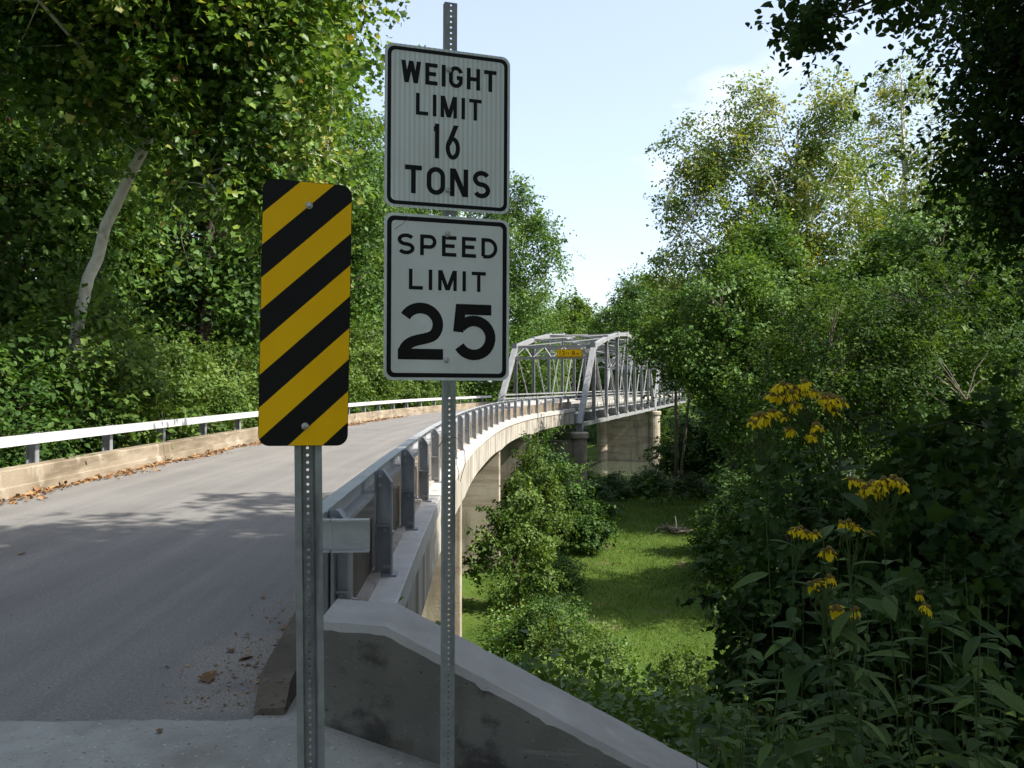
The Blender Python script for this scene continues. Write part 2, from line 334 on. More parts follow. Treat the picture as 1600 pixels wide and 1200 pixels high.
def sweep(prof, s0, s1, step=1.0, closed=True, caps=True, uv=False):
    """prof: list of (off, z) or function of s"""
    b = MB(); n = max(2, int(round((s1 - s0) / step)) + 1); ss = np.linspace(s0, s1, n); k = None; uvs = []
    for s in ss:
        pr = prof(s) if callable(prof) else prof; k = len(pr)
        for off, z in pr:
            x, y, _ = on_line(s, off); b.v.append((x, y, z)); uvs.append((off, s))
    for i in range(n - 1):
        for j in range(k if closed else k - 1):
            j2 = (j + 1) % k; b.f.append([i * k + j, i * k + j2, (i + 1) * k + j2, (i + 1) * k + j]); b.m.append(0)
    if closed and caps:
        b.f.append(list(range(k))[::-1]); b.m.append(0); b.f.append([(n - 1) * k + j for j in range(k)]); b.m.append(0)
    if uv: b.uv = uvs
    return b
S_AT = lambda y: float(np.interp(y, LINE[:, 1], SEG))

# ------------------------------------------------------------------ terrain
def sst(t): t = np.clip(t, 0, 1); return t * t * (3 - 2 * t)
def ground_z(x, y):
    x = np.asarray(x, float); y = np.asarray(y, float)
    field = -6.8 - 2.6 * sst((y - 62) / 38.) + 6.5 * sst((y - 135) / 120.) + 6 * sst((np.abs(x - 10) - 60) / 90.)
    dist = np.hypot(np.maximum(0, x + .35), np.maximum(0, y - 4.6))
    emb = -.12 - .43 * dist
    lx = np.maximum(0, -7.9 - x)
    left = -.25 - .34 * np.minimum(lx, 8.0) - 4.5 * sst((x + 8.3) / 2.5) - 3.5 * sst((y - 45) / 50.) + .04 * np.maximum(0, lx - 12)
    left = np.where(x > -3, -99, left)
    z = np.maximum(field, np.maximum(emb, left))
    z += .12 * np.sin(x * .7 + 1.3) * np.sin(y * .53) * sst(dist / 6) + .05 * np.sin(x * 2.1) * np.sin(y * 1.7 + 2) * sst(dist / 6)
    # keep it below the road behind the camera and the slab in front of it
    near = sst((y + 0.) / 1.) * 0
    return z + near
gx = np.concatenate([np.linspace(-400, -60, 18), np.linspace(-50, -26, 9), np.arange(-24, 42, .75), np.linspace(44, 80, 12), np.linspace(95, 420, 18)])
gy = np.concatenate([np.linspace(-200, -30, 9), np.arange(-24, 75, .75), np.linspace(77, 150, 28), np.linspace(165, 900, 26)])
GX, GY = np.meshgrid(gx, gy); GZ = ground_z(GX, GY)
tb = MB(); tb.v = list(zip(GX.ravel().tolist(), GY.ravel().tolist(), GZ.ravel().tolist())); nx = len(gx)
tb.f = [[j * nx + i, j * nx + i + 1, (j + 1) * nx + i + 1, (j + 1) * nx + i] for j in range(len(gy) - 1) for i in range(nx - 1)]; tb.m = [0] * len(tb.f)
tag(tb.build('terrain', 'turf', smooth=True), kind='structure')
rb = MB(); rb.poly([(-120, 66, -8.35), (120, 92, -8.35), (120, 118, -8.35), (-120, 96, -8.35)])
tag(rb.build('river', 'water'), kind='structure')

# ------------------------------------------------------------------ road, slab
tag(sweep([(.06, 0.0), (6.12, 0.0)], S_AT(4.02), S_END, .8, closed=False, uv=True).build('road', 'asphalt'), kind='structure')
rb = MB(); rb.poly([(-6.9, -90, -.004), (-1.2, -90, -.004), (-1.2, -3.0, -.004), (-6.9, -3.0, -.004)]); rb.uv = [(6, -90), (0, -90), (0, -3), (6, -3)]
tag(rb.build('approach_road', 'asphalt'), kind='structure')
sb = MB(); rng = random.Random(3)
xs = [-13, -8, -5] + [-4.2 + .045 * k for k in range(71)] + [-.95, -.6, -.3, 0, .35]
def slab_front(x): return 4.06 + .012 * (x + 1) + .006 * math.sin(x * 9) + .004 * math.sin(x * 31 + 1) + rng.uniform(-.009, .009) if x < -1.30 else 4.45
def slab_z(x): return .004 if x < -.97 else -.03 - .26 * (x + .95)
vf = []; 
for x in xs:
    f = slab_front(x); vf.append((x, f, slab_z(x))); 
ys = [3.9, 3.6, 3.0, 2.0, 0.0, -3.1]
rows = [vf] + [[(x, y, slab_z(x)) for x in xs] for y in ys]
sb.v = [p for r_ in rows for p in r_]; k = len(xs)
sb.f = [[(j + 1) * k + i, (j + 1) * k + i + 1, j * k + i + 1, j * k + i] for j in range(len(rows) - 1) for i in range(k - 1)]; sb.m = [0] * len(sb.f)
tag(sb.build('concrete_pavement', 'slab'), kind='structure')
# ------------------------------------------------------------------ approach bridge
S0 = S_AT(4.25); S1 = S_AT(60.2)
br = thing('approach_bridge', 'curving concrete approach spans with pale edge ledge and tan kerbs', 'bridge', (-4.3, 4.5, 0))
sweep([(6.5, -.02), (6.5, -.45), (-.06, -.45), (-.06, -.02)], S0, S1, 1.2).build('deck', 'concrete', br)
# pale ledge along both edges, cast in lengths with small joints
L = 7.2
s = S0 + .35
while s < S1 - .5:
    e = min(s + L, S1)
    sweep([(.02, -.06), (.02, -.30), (-.30, -.30), (-.30, -.06)], s, e - .012, .8).build('ledge', 'ledge', br, bevel=.012)
    sweep([(6.75, -.06), (6.75, -.30), (6.46, -.30), (6.46, -.06)], s, e - .012, .8).build('ledge', 'ledge', br)
    s = e
PY = [4.3, 20.8, 36.2, 47.5, 60.0]; PS = [S_AT(y) for y in PY]
def gd(s):
    i = max(0, min(len(PS) - 2, int(np.searchsorted(PS, s)) - 1)); t = (s - PS[i]) / (PS[i + 1] - PS[i]); t = min(1, max(0, t))
    return -1.10 - .10 * (abs(2 * t - 1)) ** 3
for i in range(4):
    f_ = lambda s: [(-.03, -.302), (-.03, gd(s)), (-.25, gd(s)), (-.25, -.302)]
    sweep(f_, PS[i] + (.35 if i == 0 else .012), PS[i + 1] - .012, .6).build('girder', 'girder', br)
    g_ = lambda s: [(6.62, -.302), (6.62, gd(s)), (6.47, gd(s)), (6.47, -.302)]
    sweep(g_, PS[i] + .35, PS[i + 1] - .012, .9).build('girder', 'girder', br)
    for off in (1.6, 3.2, 4.8):
        h_ = lambda s: [(off + .15, -.455), (off + .15, gd(s)), (off - .15, gd(s)), (off - .15, -.455)]
        sweep(h_, PS[i] + .35, PS[i + 1] - .012, 1.5).build('girder', 'concrete', br)
for i in (1, 2, 3):
    x0, y0, hd = on_line(PS[i], -.16); x1, y1, _ = on_line(PS[i], 6.55)
    zb = -8.0; b = MB(); b.beam((x0, y0, (gd(PS[i]) - .02 + zb) / 2), (x1, y1, (gd(PS[i]) - .02 + zb) / 2), .42, gd(PS[i]) - .02 - zb)
    b.build('wall_pier', 'pier', br, bevel=.03)
    b = MB(); xa, ya, _ = on_line(PS[i], -.16); xb, yb, _ = on_line(PS[i], 6.6)
b = MB(); xa, ya, _ = on_line(S0 + .3, .0); xb, yb, _ = on_line(S0 + .3, 6.5)
b.beam((xa, ya + .1, -2.2), (xb, yb + .1, -2.2), .5, 3.4); b.build('abutment_wall', 'concrete', br)
# kerbs
s = S0 - .1; first = True; e_list = [S_AT(17.6), S_AT(27.2), S_AT(36.8), S_AT(46.5), S1]
for e in e_list:                      # left kerb: low step with set-back upper course
    a = s
    sweep([(6.12, -.02), (6.13, .15), (6.16, .165), (6.17, .40), (6.19, .42), (6.455, .42), (6.455, -.02)], a, e - .02, .8).build('kerb', 'kerb', br)
    s = e
a = S_AT(4.12); nose = [(0, .2), (.12, .34), (.5, .44), (1e9, .46)]
def rk(s):
    t = s - S_AT(4.12); h = float(np.interp(t, [0, .10, .7, 1.7, 2.8], [.04, .13, .20, .34, .46])); g = float(np.interp(t, [0, .3], [-.05, 0]))
    return [(.25 + g, -.02), (.235 + g, h - .03), (.21 + g, h), (.035, h), (.035, -.055)]
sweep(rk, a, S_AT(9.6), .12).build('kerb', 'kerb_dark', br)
s = S_AT(9.6) + .02
for e in [S_AT(y) for y in (18.5, 27.5, 36.5, 45.5, 53.0)] + [S1]:
    sweep(rk, s, e - .02, .8).build('kerb', 'kerb_r', br); s = e

# ------------------------------------------------------------------ guard rails
RT, RH = .905, .195           # rail top, rail depth
def post_mesh():
    b = MB(); H0 = -.055
    # web in the plane across the road, outer flange with cut top, inner flange behind the rail
    b.prism([(-.105, H0), (-.012, H0), (-.012, RT + .012), (-.052, RT + .012), (-.105, RT - .10)], -.006, .006)
    b.box((-.118, -.055, H0), (-.105, .055, RT - .10))
    b.add([(-.118, -.055, RT - .10), (-.118, .055, RT - .10), (-.105, .055, RT - .10), (-.105, -.055, RT - .10), (-.062, -.055, RT + .012), (-.062, .055, RT + .012), (-.05, .055, RT + .012), (-.05, -.055, RT + .012)],
          [(0, 1, 5, 4), (1, 2, 6, 5), (2, 3, 7, 6), (3, 0, 4, 7), (4, 5, 6, 7)])
    b.box((-.012, -.055, H0), (.0, .055, RT + .004))
    b.box((-.105, -.055, .40), (-.012, .055, .412))
    b.box((-.15, -.07, H0 - .004), (.02, .07, H0 + .014))
    b.v = [(-x_ * 1.35 if x_ < 0 else -x_, y_, z_) for x_, y_, z_ in b.v]; b.f = [f_[::-1] for f_ in b.f]
    return b.mesh('post', 'railpost')
def bolt_mesh(r=.012, h=.012):
    b = MB(); b.lathe([(r * 1.7, 0), (r * 1.7, .003), (r, .0031), (r, h), (r * .75, h + .002)], n=6)
    b.lathe([(r * .4, h + .0021), (r * .4, h + .02), (r * .1, h + .022)], n=6)
    return b.mesh('bolt', 'bolt')
PM = post_mesh(); BM_ = bolt_mesh()
def guardrail(name, label, side, s0, n, spacing, group, mat, joints, detail):
    x, y, _ = on_line(s0, 0 if side > 0 else 6.45)
    g = thing(name, label, 'guardrail', (x, y, 0), group)
    off0 = .0 if side > 0 else 6.42
    for i in range(n):
        s_ = s0 + i * spacing
        if s_ > S_END - .2: break
        x, y, hd = on_line(s_, off0)
        p_ = place(PM, 'post', g, (x, y, 0), (0, 0, -hd if side > 0 else -hd + math.pi))
        if side < 0 and i < 16:
            for dx_ in (.03, .085):
                o = bpy.data.objects.new('bolt', BM_); link(o, p_); o.location = (-dx_, 0, RT)
        if i < detail:
            for (bx, by, bz) in ((-.045, -.0062, RT - .05), (-.045, -.0062, RT - .13), (-.085, -.0062, .02), (-.12, -.0062, .02), (-.09, -.0062, .36), (-.16, .03, .34), (-.16, -.03, .34)):
                o = bpy.data.objects.new('bolt', BM_); link(o, p_); o.location = (-bx, by, bz)
                o.rotation_euler = (R(90), 0, 0) if bx > -.15 else (0, R(90), 0)
    # channel rail on the road side of the posts, open towards the posts
    d = 1 if side > 0 else -1
    def pr(s):
        rh = RH if d > 0 else .155; q = [(.002, RT), (.115, RT), (.115, RT - rh), (.002, RT - rh), (.002, RT - rh + .012), (.103, RT - rh + .012), (.103, RT - .012), (.002, RT - .012)]
        return q if d > 0 else [(off0 - a_, z_) for a_, z_ in q]
    s_a = s0 - (.12 if side > 0 else 1.4)
    for e in joints:
        e = min(e, S_END); sweep(pr, s_a, e - .015, .6).build('rail', mat, g, bevel=0); 
        # splice cover
        s_a = e + .004
    return g
sR = S_AT(5.05)
gr = guardrail('guardrail', 'grey steel guardrail on chamfered posts along right edge of curving bridge', 1, sR, 24, 2.36, None, 'rail', [sR + 2.36 * k for k in (3.5, 7.5, 11.5, 15.5, 19.5)] + [S1 - .1], 6)
sL = S_AT(13.4) + 0
guardrail('guardrail', 'sunlit white guardrail with widely spaced posts along left kerb', -1, sL - 2.4 * 4, 24, 2.4, None, 'railwhite', [sL + 2.4 * k for k in (2.15, 6.2, 10.2, 14.2)] + [S1 - .1], 0)
# turned end of the right rail: a short length of the same channel bent round towards the outside
x, y, hd = on_line(sR - .12, 0)
b = MB(); path = []
for k in range(9):
    a = R(90 * k / 8.); path.append((.058 - .0 - .33 * (1 - math.cos(a)) * 1.0, -.16 * math.sin(a)))
path += [(-.33, -.16)]
path = [(.06, .0), (.055, -.05), (.03, -.105), (-.02, -.14), (-.09, -.152), (-.2, -.15), (-.31, -.147)]
pv = []
for px_, py_ in path:
    X = x + px_ * -math.cos(hd) * 1 + py_ * math.sin(hd); Y = y + px_ * math.sin(hd) + py_ * math.cos(hd); pv.append((X, Y))
for i in range(len(pv) - 1):
    (xa, ya), (xb, yb) = pv[i], pv[i + 1]
    b.beam((xa, ya, RT - RH / 2 - .002), (xb, yb, RT - RH / 2 - .002), .01, RH - .004)
    mx_, my_ = (xa + xb) / 2, (ya + yb) / 2; l_ = math.hypot(xb - xa, yb - ya); nxn, nyn = -(yb - ya) / l_, (xb - xa) / l_
    for zz in (RT - .007, RT - RH + .005):
        b.add([(xa, ya, zz - .005), (xb, yb, zz - .005), (xb - nxn * .055, yb - nyn * .055, zz - .005), (xa - nxn * .055, ya - nyn * .055, zz - .005),
               (xa, ya, zz + .005), (xb, yb, zz + .005), (xb - nxn * .055, yb - nyn * .055, zz + .005), (xa - nxn * .055, ya - nyn * .055, zz + .005)],
              [(3, 2, 1, 0), (4, 5, 6, 7), (0, 1, 5, 4), (1, 2, 6, 5), (2, 3, 7, 6), (3, 0, 4, 7)])
b.build('end_rail', 'rail', gr)
b = MB(); b.lathe([(.055, -.06), (.055, RT - RH + .05)], (x - .02, y + .05, 0), 14); b.box((x + .045, y + .02, -.06), (x + .062, y + .09, RT - RH + .04)); b.build('end_post', 'railpost', gr, smooth=False)

# ------------------------------------------------------------------ wingwall
ww = thing('wingwall', 'grey stained concrete wingwall with sloping pale top beside the bridge end', 'wall', (-.3, 4.05, 0))
def wall_y(x, back=False): return (4.06 - .16 * (x + .9)) + (.46 if back else 0)
top = [(-.99, .49), (-.64, .48), (.62, -.115), (1.6, -.58), (3.4, -1.42)]
rw = random.Random(4); fine = []
for (xa, za), (xb, zb) in zip(top[:-1], top[1:]):
    m_ = max(2, int((xb - xa) / .035))
    fine += [(xa + (xb - xa) * k / m_, za + (zb - za) * k / m_) for k in range(m_)]
top = fine + [top[-1]]
chip = [rw.uniform(-.004, .004) + (rw.uniform(.012, .03) if rw.random() < .07 else 0) for _ in top]
b = MB(); ch = .03
for i in range(len(top) - 1):
    (xa, za), (xb, zb) = top[i], top[i + 1]
    fa, fb, ba, bb = wall_y(xa), wall_y(xb), wall_y(xa, 1), wall_y(xb, 1)
    ca, cb = chip[i], chip[i + 1]
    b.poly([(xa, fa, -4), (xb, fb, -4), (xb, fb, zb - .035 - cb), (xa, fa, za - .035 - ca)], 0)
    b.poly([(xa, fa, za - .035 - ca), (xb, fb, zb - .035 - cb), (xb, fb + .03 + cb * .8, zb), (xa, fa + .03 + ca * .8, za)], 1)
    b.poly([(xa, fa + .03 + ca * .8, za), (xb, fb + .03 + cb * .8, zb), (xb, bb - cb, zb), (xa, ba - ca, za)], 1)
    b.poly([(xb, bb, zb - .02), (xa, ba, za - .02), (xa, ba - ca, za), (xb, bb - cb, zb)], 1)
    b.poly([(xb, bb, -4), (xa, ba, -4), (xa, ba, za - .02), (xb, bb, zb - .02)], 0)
xa, za = top[0]; b.poly([(xa, wall_y(xa, 1), -4), (xa, wall_y(xa), -4), (xa, wall_y(xa), za - .035), (xa, wall_y(xa) + .03, za), (xa, wall_y(xa, 1), za)], 0)
xa, za = top[-1]; b.poly([(xa, wall_y(xa), -4), (xa, wall_y(xa, 1), -4), (xa, wall_y(xa, 1), za), (xa, wall_y(xa) + .03, za), (xa, wall_y(xa), za - .035)], 0)
b.build('wall_body', ['wing', 'wingtop'], ww)

# ------------------------------------------------------------------ truss span
TH = R(17.2); DX, DY = math.sin(TH), math.cos(TH); PX_, PY_ = math.cos(TH), -math.sin(TH)
R0 = Vector((5.17, 61.6, 0)); WT = 6.85; PAN = 5.7; NP = 8
def tp(n_, lat, z):           # lat 0 = right truss, 1 = left truss
    return Vector((R0.x + DX * PAN * n_ - PX_ * WT * lat, R0.y + DY * PAN * n_ - PY_ * WT * lat, z))
TZ = [-1.35, 5.0, 5.95, 6.65, 7.0, 6.65, 5.95, 5.0, -1.35]; BZ = -1.35
tr = thing('truss_bridge', 'silver painted steel truss span, nearest one, with arched top chords', 'bridge', tuple(tp(0, .5, 0)))
side = Vector((PX_, PY_, 0))
def hbeam(b, p0, p1, wd, dp):
    """two flanges and a web; dp measured across the truss plane"""
    p0, p1 = Vector(p0), Vector(p1); o_ = side * (dp / 2)
    b.beam(p0 + o_, p1 + o_, wd, .025, up=side); b.beam(p0 - o_, p1 - o_, wd, .025, up=side); b.beam(p0, p1, .02, dp - .03, up=side)
def laced(b, p0, p1, wd, gap, n_=8):
    p0, p1 = Vector(p0), Vector(p1); d = (p1 - p0).normalized(); a = d.cross(side).normalized() * gap / 2
    b.beam(p0 + a, p1 + a, wd, wd); b.beam(p0 - a, p1 - a, wd, wd)
    for k in range(n_):
        q0 = p0.lerp(p1, k / n_); q1 = p0.lerp(p1, (k + 1) / n_); sg = 1 if k % 2 else -1
        b.beam(q0 + a * sg, q1 - a * sg, .03, .05, up=side)
for lat in (0, 1):
    for n_ in range(NP):
        b = MB()
        if n_ in (0, NP - 1):
            p0, p1 = tp(n_, lat, TZ[n_]), tp(n_ + 1, lat, TZ[n_ + 1]); b.beam(p0, p1, .42, .40, up=side.cross(p1 - p0)); nm = 'end_post'
        else:
            p0, p1 = tp(n_, lat, TZ[n_]), tp(n_ + 1, lat, TZ[n_ + 1]); b.beam(p0, p1, .40, .36); nm = 'top_chord'
        b.build(nm, 'truss', tr, bevel=.01)
        b = MB(); b.beam(tp(n_, lat, BZ), tp(n_ + 1, lat, BZ), .32, .30); b.build('bottom_chord', 'truss', tr)
    for n_ in range(1, NP):
        b = MB(); hbeam(b, tp(n_, lat, BZ), tp(n_, lat, TZ[n_]), .22, .26); b.build('vertical', 'truss', tr)
        b = MB(); g0 = tp(n_, lat, TZ[n_]); b.beam(g0 - Vector((DX, DY, 0)) * .4, g0 + Vector((DX, DY, 0)) * .4, .44, .55); b.build('gusset', 'truss', tr)
        b = MB(); b.beam(tp(n_ - .07, lat, BZ + .12), tp(n_ + .07, lat, BZ + .12), .36, .6); b.build('gusset', 'truss', tr)
    for n_ in range(1, NP - 1):
        b = MB()
        if n_ < NP // 2: p0, p1 = tp(n_, lat, TZ[n_]), tp(n_ + 1, lat, BZ)
        else: p0, p1 = tp(n_, lat, BZ), tp(n_ + 1, lat, TZ[n_ + 1])
        laced(b, p0, p1, .06, .22, 12); b.build('diagonal', 'truss', tr)
        if n_ in (3, 4):
            b = MB(); q0, q1 = (tp(n_, lat, BZ), tp(n_ + 1, lat, TZ[n_ + 1])) if n_ < 4 else (tp(n_, lat, TZ[n_]), tp(n_ + 1, lat, BZ))
            laced(b, q0, q1, .05, .18, 12); b.build('diagonal', 'truss', tr)
    for z_ in (.72, .40):
        b = MB(); o_ = -side * .25 * (1 if lat == 0 else -1)
        b.beam(tp(0, lat, z_ + .2) + o_, tp(NP, lat, z_ + .2) + o_, .07, .12); b.build('hand_rail', 'truss', tr)
    b = MB(); b.beam(tp(0, lat, -1.72), tp(.1, lat, -1.5), .5, .3); b.build('bearing', 'truss', tr)
for n_ in (1, NP - 1):          # portals
    zt, zb = TZ[n_] - .05, TZ[n_] - 1.0; t0 = .93 if n_ == 1 else NP - .93
    for z_, h_ in ((zt, .28), (zb, .22)):
        nn = n_ if z_ == zt else (n_ - .14 if n_ == 1 else n_ + .14)
        b = MB(); b.beam(tp(nn, 0, z_), tp(nn, 1, z_), .2, h_); b.build('portal_strut', 'truss', tr)
    for k in range(8):
        za, zz = (zb, zt) if k % 2 == 0 else (zt, zb); na = lambda z_: n_ if z_ == zt else (n_ - .14 if n_ == 1 else n_ + .14)
        b = MB(); b.beam(tp(na(za), k / 8, za), tp(na(zz), (k + 1) / 8, zz), .09, .09); b.build('lattice_bar', 'truss', tr)
for n_ in range(2, NP - 1):     # sway frames
    for dz in (-.1, -1.35):
        b = MB(); b.beam(tp(n_, 0, TZ[n_] + dz), tp(n_, 1, TZ[n_] + dz), .14, .16); b.build('sway_strut', 'truss', tr)
    for k in range(6):
        za, zz = (-1.35, -.1) if k % 2 == 0 else (-.1, -1.35)
        b = MB(); b.beam(tp(n_, k / 6, TZ[n_] + za), tp(n_, (k + 1) / 6, TZ[n_] + zz), .06, .06); b.build('lattice_bar', 'truss', tr)
for n_ in range(1, NP - 1):     # top laterals
    for a0, a1 in ((0, 1), (1, 0)):
        b = MB(); b.beam(tp(n_, a0, TZ[n_] + .05 - .02 * a0), tp(n_ + 1, a1, TZ[n_ + 1] + .05 - .02 * a0), .1, .1); b.build('top_lateral', 'truss', tr)
for n_ in range(NP + 1):
    b = MB(); b.beam(tp(n_, .03, -.85), tp(n_, .97, -.85), .25, .7); b.build('floor_beam', 'truss', tr)
for lat in (.12, .3, .5, .7, .88):
    b = MB(); b.beam(tp(0, lat, -.38), tp(NP, lat, -.38), .18, .38); b.build('stringer', 'truss', tr)
b = MB(); b.beam(tp(-.14, .5, -.1), tp(NP, .5, -.1), WT - 1.0, .18); b.build('deck', 'concrete', tr)
for lat in (.085, .915):
    b = MB(); b.beam(tp(-.1, lat, .12), tp(NP, lat, .12), .22, .26); b.build('kerb', 'ledge', tr)
t2 = copy_tree(tr); t2.location = tuple(Vector(t2.location) + Vector((DX, DY, 0)) * (PAN * NP + .5))
t2['label'] = 'farther silver steel truss span half hidden behind the riverside trees'
tag(tr, group='truss spans of the bridge'); tag(t2, group='truss spans of the bridge')

# ------------------------------------------------------------------ piers
def pier(n_, zt, zb, r, label, wall):
    c_ = tp(n_, .5, 0); p_ = thing('bridge_pier', label, 'pier', (c_.x, c_.y, zb), 'round-columned river piers')
    for lat in (0, 1):
        q = tp(n_, lat, 0); b = MB(); b.lathe([(r * 1.08, zb), (r, zb + 1.5), (r * .97, zt - .5)], (q.x, q.y, 0), 20); b.build('column', 'pier', p_, smooth=False)
        for f_ in b.f: pass
        b = MB(); b.lathe([(r * 1.12, zt - .5), (r * 1.16, zt - .42), (r * 1.16, zt - .08), (r * 1.05, zt)], (q.x, q.y, 0), 20); b.build('column_cap', 'pier', p_)
    b = MB(); b.beam(tp(n_, .02, (zb + wall) / 2), tp(n_, .98, (zb + wall) / 2), .75, wall - zb); b.build('web_wall', 'pier', p_)
pier(0.0, -1.9, -10.5, .62, 'near concrete pier with round columns under the first truss bearing, half hidden by bushes', -2.6)
pier(NP + .04, -1.7, -11.5, .80, 'large river pier with two round columns and a tan web wall', -2.0)

# ------------------------------------------------------------------ lettering drawn as strokes
def arc(cx, cy, rx, ry, a0, a1, n_=14):
    return [(cx + rx * math.cos(R(a0 + (a1 - a0) * k / n_)), cy + ry * math.sin(R(a0 + (a1 - a0) * k / n_))) for k in range(n_ + 1)]
def stroke(pts, w_, closed=False):
    P = [np.array(p, float) for p in pts]; n_ = len(P); out = []
    for i in range(n_):
        a = P[i] - P[i - 1] if (i > 0 or closed) else None; b_ = P[(i + 1) % n_] - P[i] if (i < n_ - 1 or closed) else None
        if a is None: a = b_
        if b_ is None: b_ = a
        a = a / (np.linalg.norm(a) + 1e-9); b_ = b_ / (np.linalg.norm(b_) + 1e-9)
        na = np.array([-a[1], a[0]]); nb = np.array([-b_[1], b_[0]]); m_ = na + nb; l_ = np.linalg.norm(m_)
        m_ = m_ / l_ if l_ > 1e-6 else na; k = min(2.2, 1 / max(.3, float(m_ @ na)))
        out.append((P[i] + m_ * w_ / 2 * k, P[i] - m_ * w_ / 2 * k))
    qs = []
    for i in range(n_ if closed else n_ - 1):
        (l0, r0), (l1, r1) = out[i], out[(i + 1) % n_]; qs.append([r0, r1, l1, l0])
    return qs
def slant(x0, y0, x1, y1, hw): return [[(x0 - hw, y0), (x0 + hw, y0), (x1 + hw, y1), (x1 - hw, y1)][::(1 if y1 > y0 else -1)]]
def glyph(ch, wd, w_):
    s = w_ / 2; r = wd / 2 - s; c = wd / 2; A = []
    st = lambda pts, cl=False: A.append(stroke(pts, w_, cl))
    if ch == 'I': st([(s, 0), (s, 1)])
    elif ch == 'L': st([(s, 1), (s, s), (wd, s)])
    elif ch in 'EF':
        st([(wd, 1 - s), (s, 1 - s), (s, s), (wd, s)] if ch == 'E' else [(wd, 1 - s), (s, 1 - s), (s, 0)]); st([(s, .51), (wd * .88, .51)])
    elif ch == 'T': st([(0, 1 - s), (wd, 1 - s)]); st([(c, 1 - s), (c, 0)])
    elif ch == 'H': st([(s, 0), (s, 1)]); st([(wd - s, 0), (wd - s, 1)]); st([(s, .5), (wd - s, .5)])
    elif ch == 'W':
        h = w_ * .55; a, b_ = wd * .27, wd * .73
        for q in ((h, 1, a, 0), (c, 1, a, 0), (c, 1, b_, 0), (wd - h, 1, b_, 0)): A.append(slant(*q, h))
    elif ch == 'M':
        st([(s, 0), (s, 1)]); st([(wd - s, 0), (wd - s, 1)]); h = w_ * .6
        A.append(slant(h, 1, c, .02, h)); A.append(slant(wd - h, 1, c, .02, h))
    elif ch == 'N':
        st([(s, 0), (s, 1)]); st([(wd - s, 0), (wd - s, 1)]); h = w_ * .62; A.append(slant(h, 1, wd - h, 0, h))
    elif ch == 'O': st(arc(c, 1 - s - r, r, r, 0, 180) + arc(c, s + r, r, r, 180, 360), True)
    elif ch == 'G': st([(wd - s, .70)] + arc(c, 1 - s - r, r, r, 12, 180) + arc(c, s + r, r, r, 180, 360) + [(wd - s, .47), (wd * .56, .47)])
    elif ch == 'S':
        ry = (.5 - s) / 2; st(arc(c, 1 - s - ry, r, ry, 28, 270, 18) + arc(c, s + ry, r, ry, 90, -152, 18)[1:])
    elif ch == 'P':
        q = .25; st([(s, 0), (s, 1 - s), (wd - s - q, 1 - s)] + arc(wd - s - q, 1 - s - q, q, q, 90, -90)[1:] + [(s, 1 - s - 2 * q)])
    elif ch == 'D':
        q = min(.40, wd - w_); st([(s, s), (s, 1 - s), (wd - s - q, 1 - s)] + arc(wd - s - q, .5, q, .5 - s, 90, -90)[1:] + [(s, s)])
    elif ch == '1': st([(wd - s, 0), (wd - s, 1)]); A.append([[(wd - w_ * .6, 1), (0, .90), (0, .76), (wd - w_ * .6, .82)]])
    elif ch == '6':
        ry = .30 - s / 2; st(arc(c, s + ry, r, ry, 0, 360, 24)[:-1], True); A.append(slant(s + .02, .42, wd * .72, 1, w_ * .58))
    elif ch == '2':
        ry = .285; cy = 1 - s - ry
        p_ = arc(c, cy, r, ry, 152, -38, 18); x0, y0 = p_[-1]
        for k in range(1, 13):
            t = k / 12.; p_.append(((1 - t) ** 3 * x0 + 3 * (1 - t) ** 2 * t * (x0 - wd * .16) + 3 * (1 - t) * t * t * (s + wd * .04) + t ** 3 * (s * 1.0),
                                    (1 - t) ** 3 * y0 + 3 * (1 - t) ** 2 * t * (y0 - .13) + 3 * (1 - t) * t * t * .40 + t ** 3 * (w_ * .55)))
        st(p_); st([(0.0, s), (wd, s)])
    elif ch == '5':
        ry = .305; st([(wd * .90, 1 - s), (w_ * .82, 1 - s), (w_ * .60, .50)]); st(arc(c, s + ry, r, ry, 142, -150, 24))
    elif ch == '3':
        ry = (.5 - s) / 2; st(arc(c, 1 - s - ry, r * .92, ry, 150, -90, 16)); st(arc(c, s + ry, r, ry, 90, -150, 16))
    elif ch == '8':
        ry = (.5 - s) / 2; st(arc(c, 1 - s - ry, r * .9, ry, 0, 360, 18)[:-1], True); st(arc(c, s + ry, r, ry, 0, 360, 18)[:-1], True)
    return [q for a in A for q in a], A
def text_line(items, h, total_w, base_xz, y, stroke_w):
    """items: [(char, relative width, relative gap after)]; fills total_w; lower left at base_xz; y is the front plane"""
    tot = sum(i[1] + i[2] for i in items) - items[-1][2]; k = total_w / tot; b = MB(); x = base_xz[0]; lay = 0
    for ch, wd, gap in items:
        _, A = glyph(ch, wd * k / h, stroke_w)
        for q_ in A:
            lay = (lay + 1) % 3
            for q in q_: b.poly([(x + p_[0] * h, y - .00012 * lay, base_xz[1] + p_[1] * h) for p_ in q])
        x += (wd + gap) * k
    return b
WIDE = dict(W=1.15, E=.72, I=.19, G=.82, H=.80, T=.76, L=.72, M=.98, O=.84, N=.84, S=.82, P=.80, D=.82)
def items(word, gap=.26, over=None):
    d = dict(WIDE); d.update(over or {}); return [(c_, d[c_], gap) for c_ in word]
def bolt_part(parent, x, z, y, r=.011):
    b = MB(); b.lathe([(r * 1.25, 0), (r * 1.25, .002), (r, .0022), (r * .95, .005), (r * .5, .009)], n=12)
    o = bpy.data.objects.new('bolt', b.mesh('bolt', 'bolt')); link(o, parent); o.location = (x, y, z); o.rotation_euler = (R(90), 0, 0)
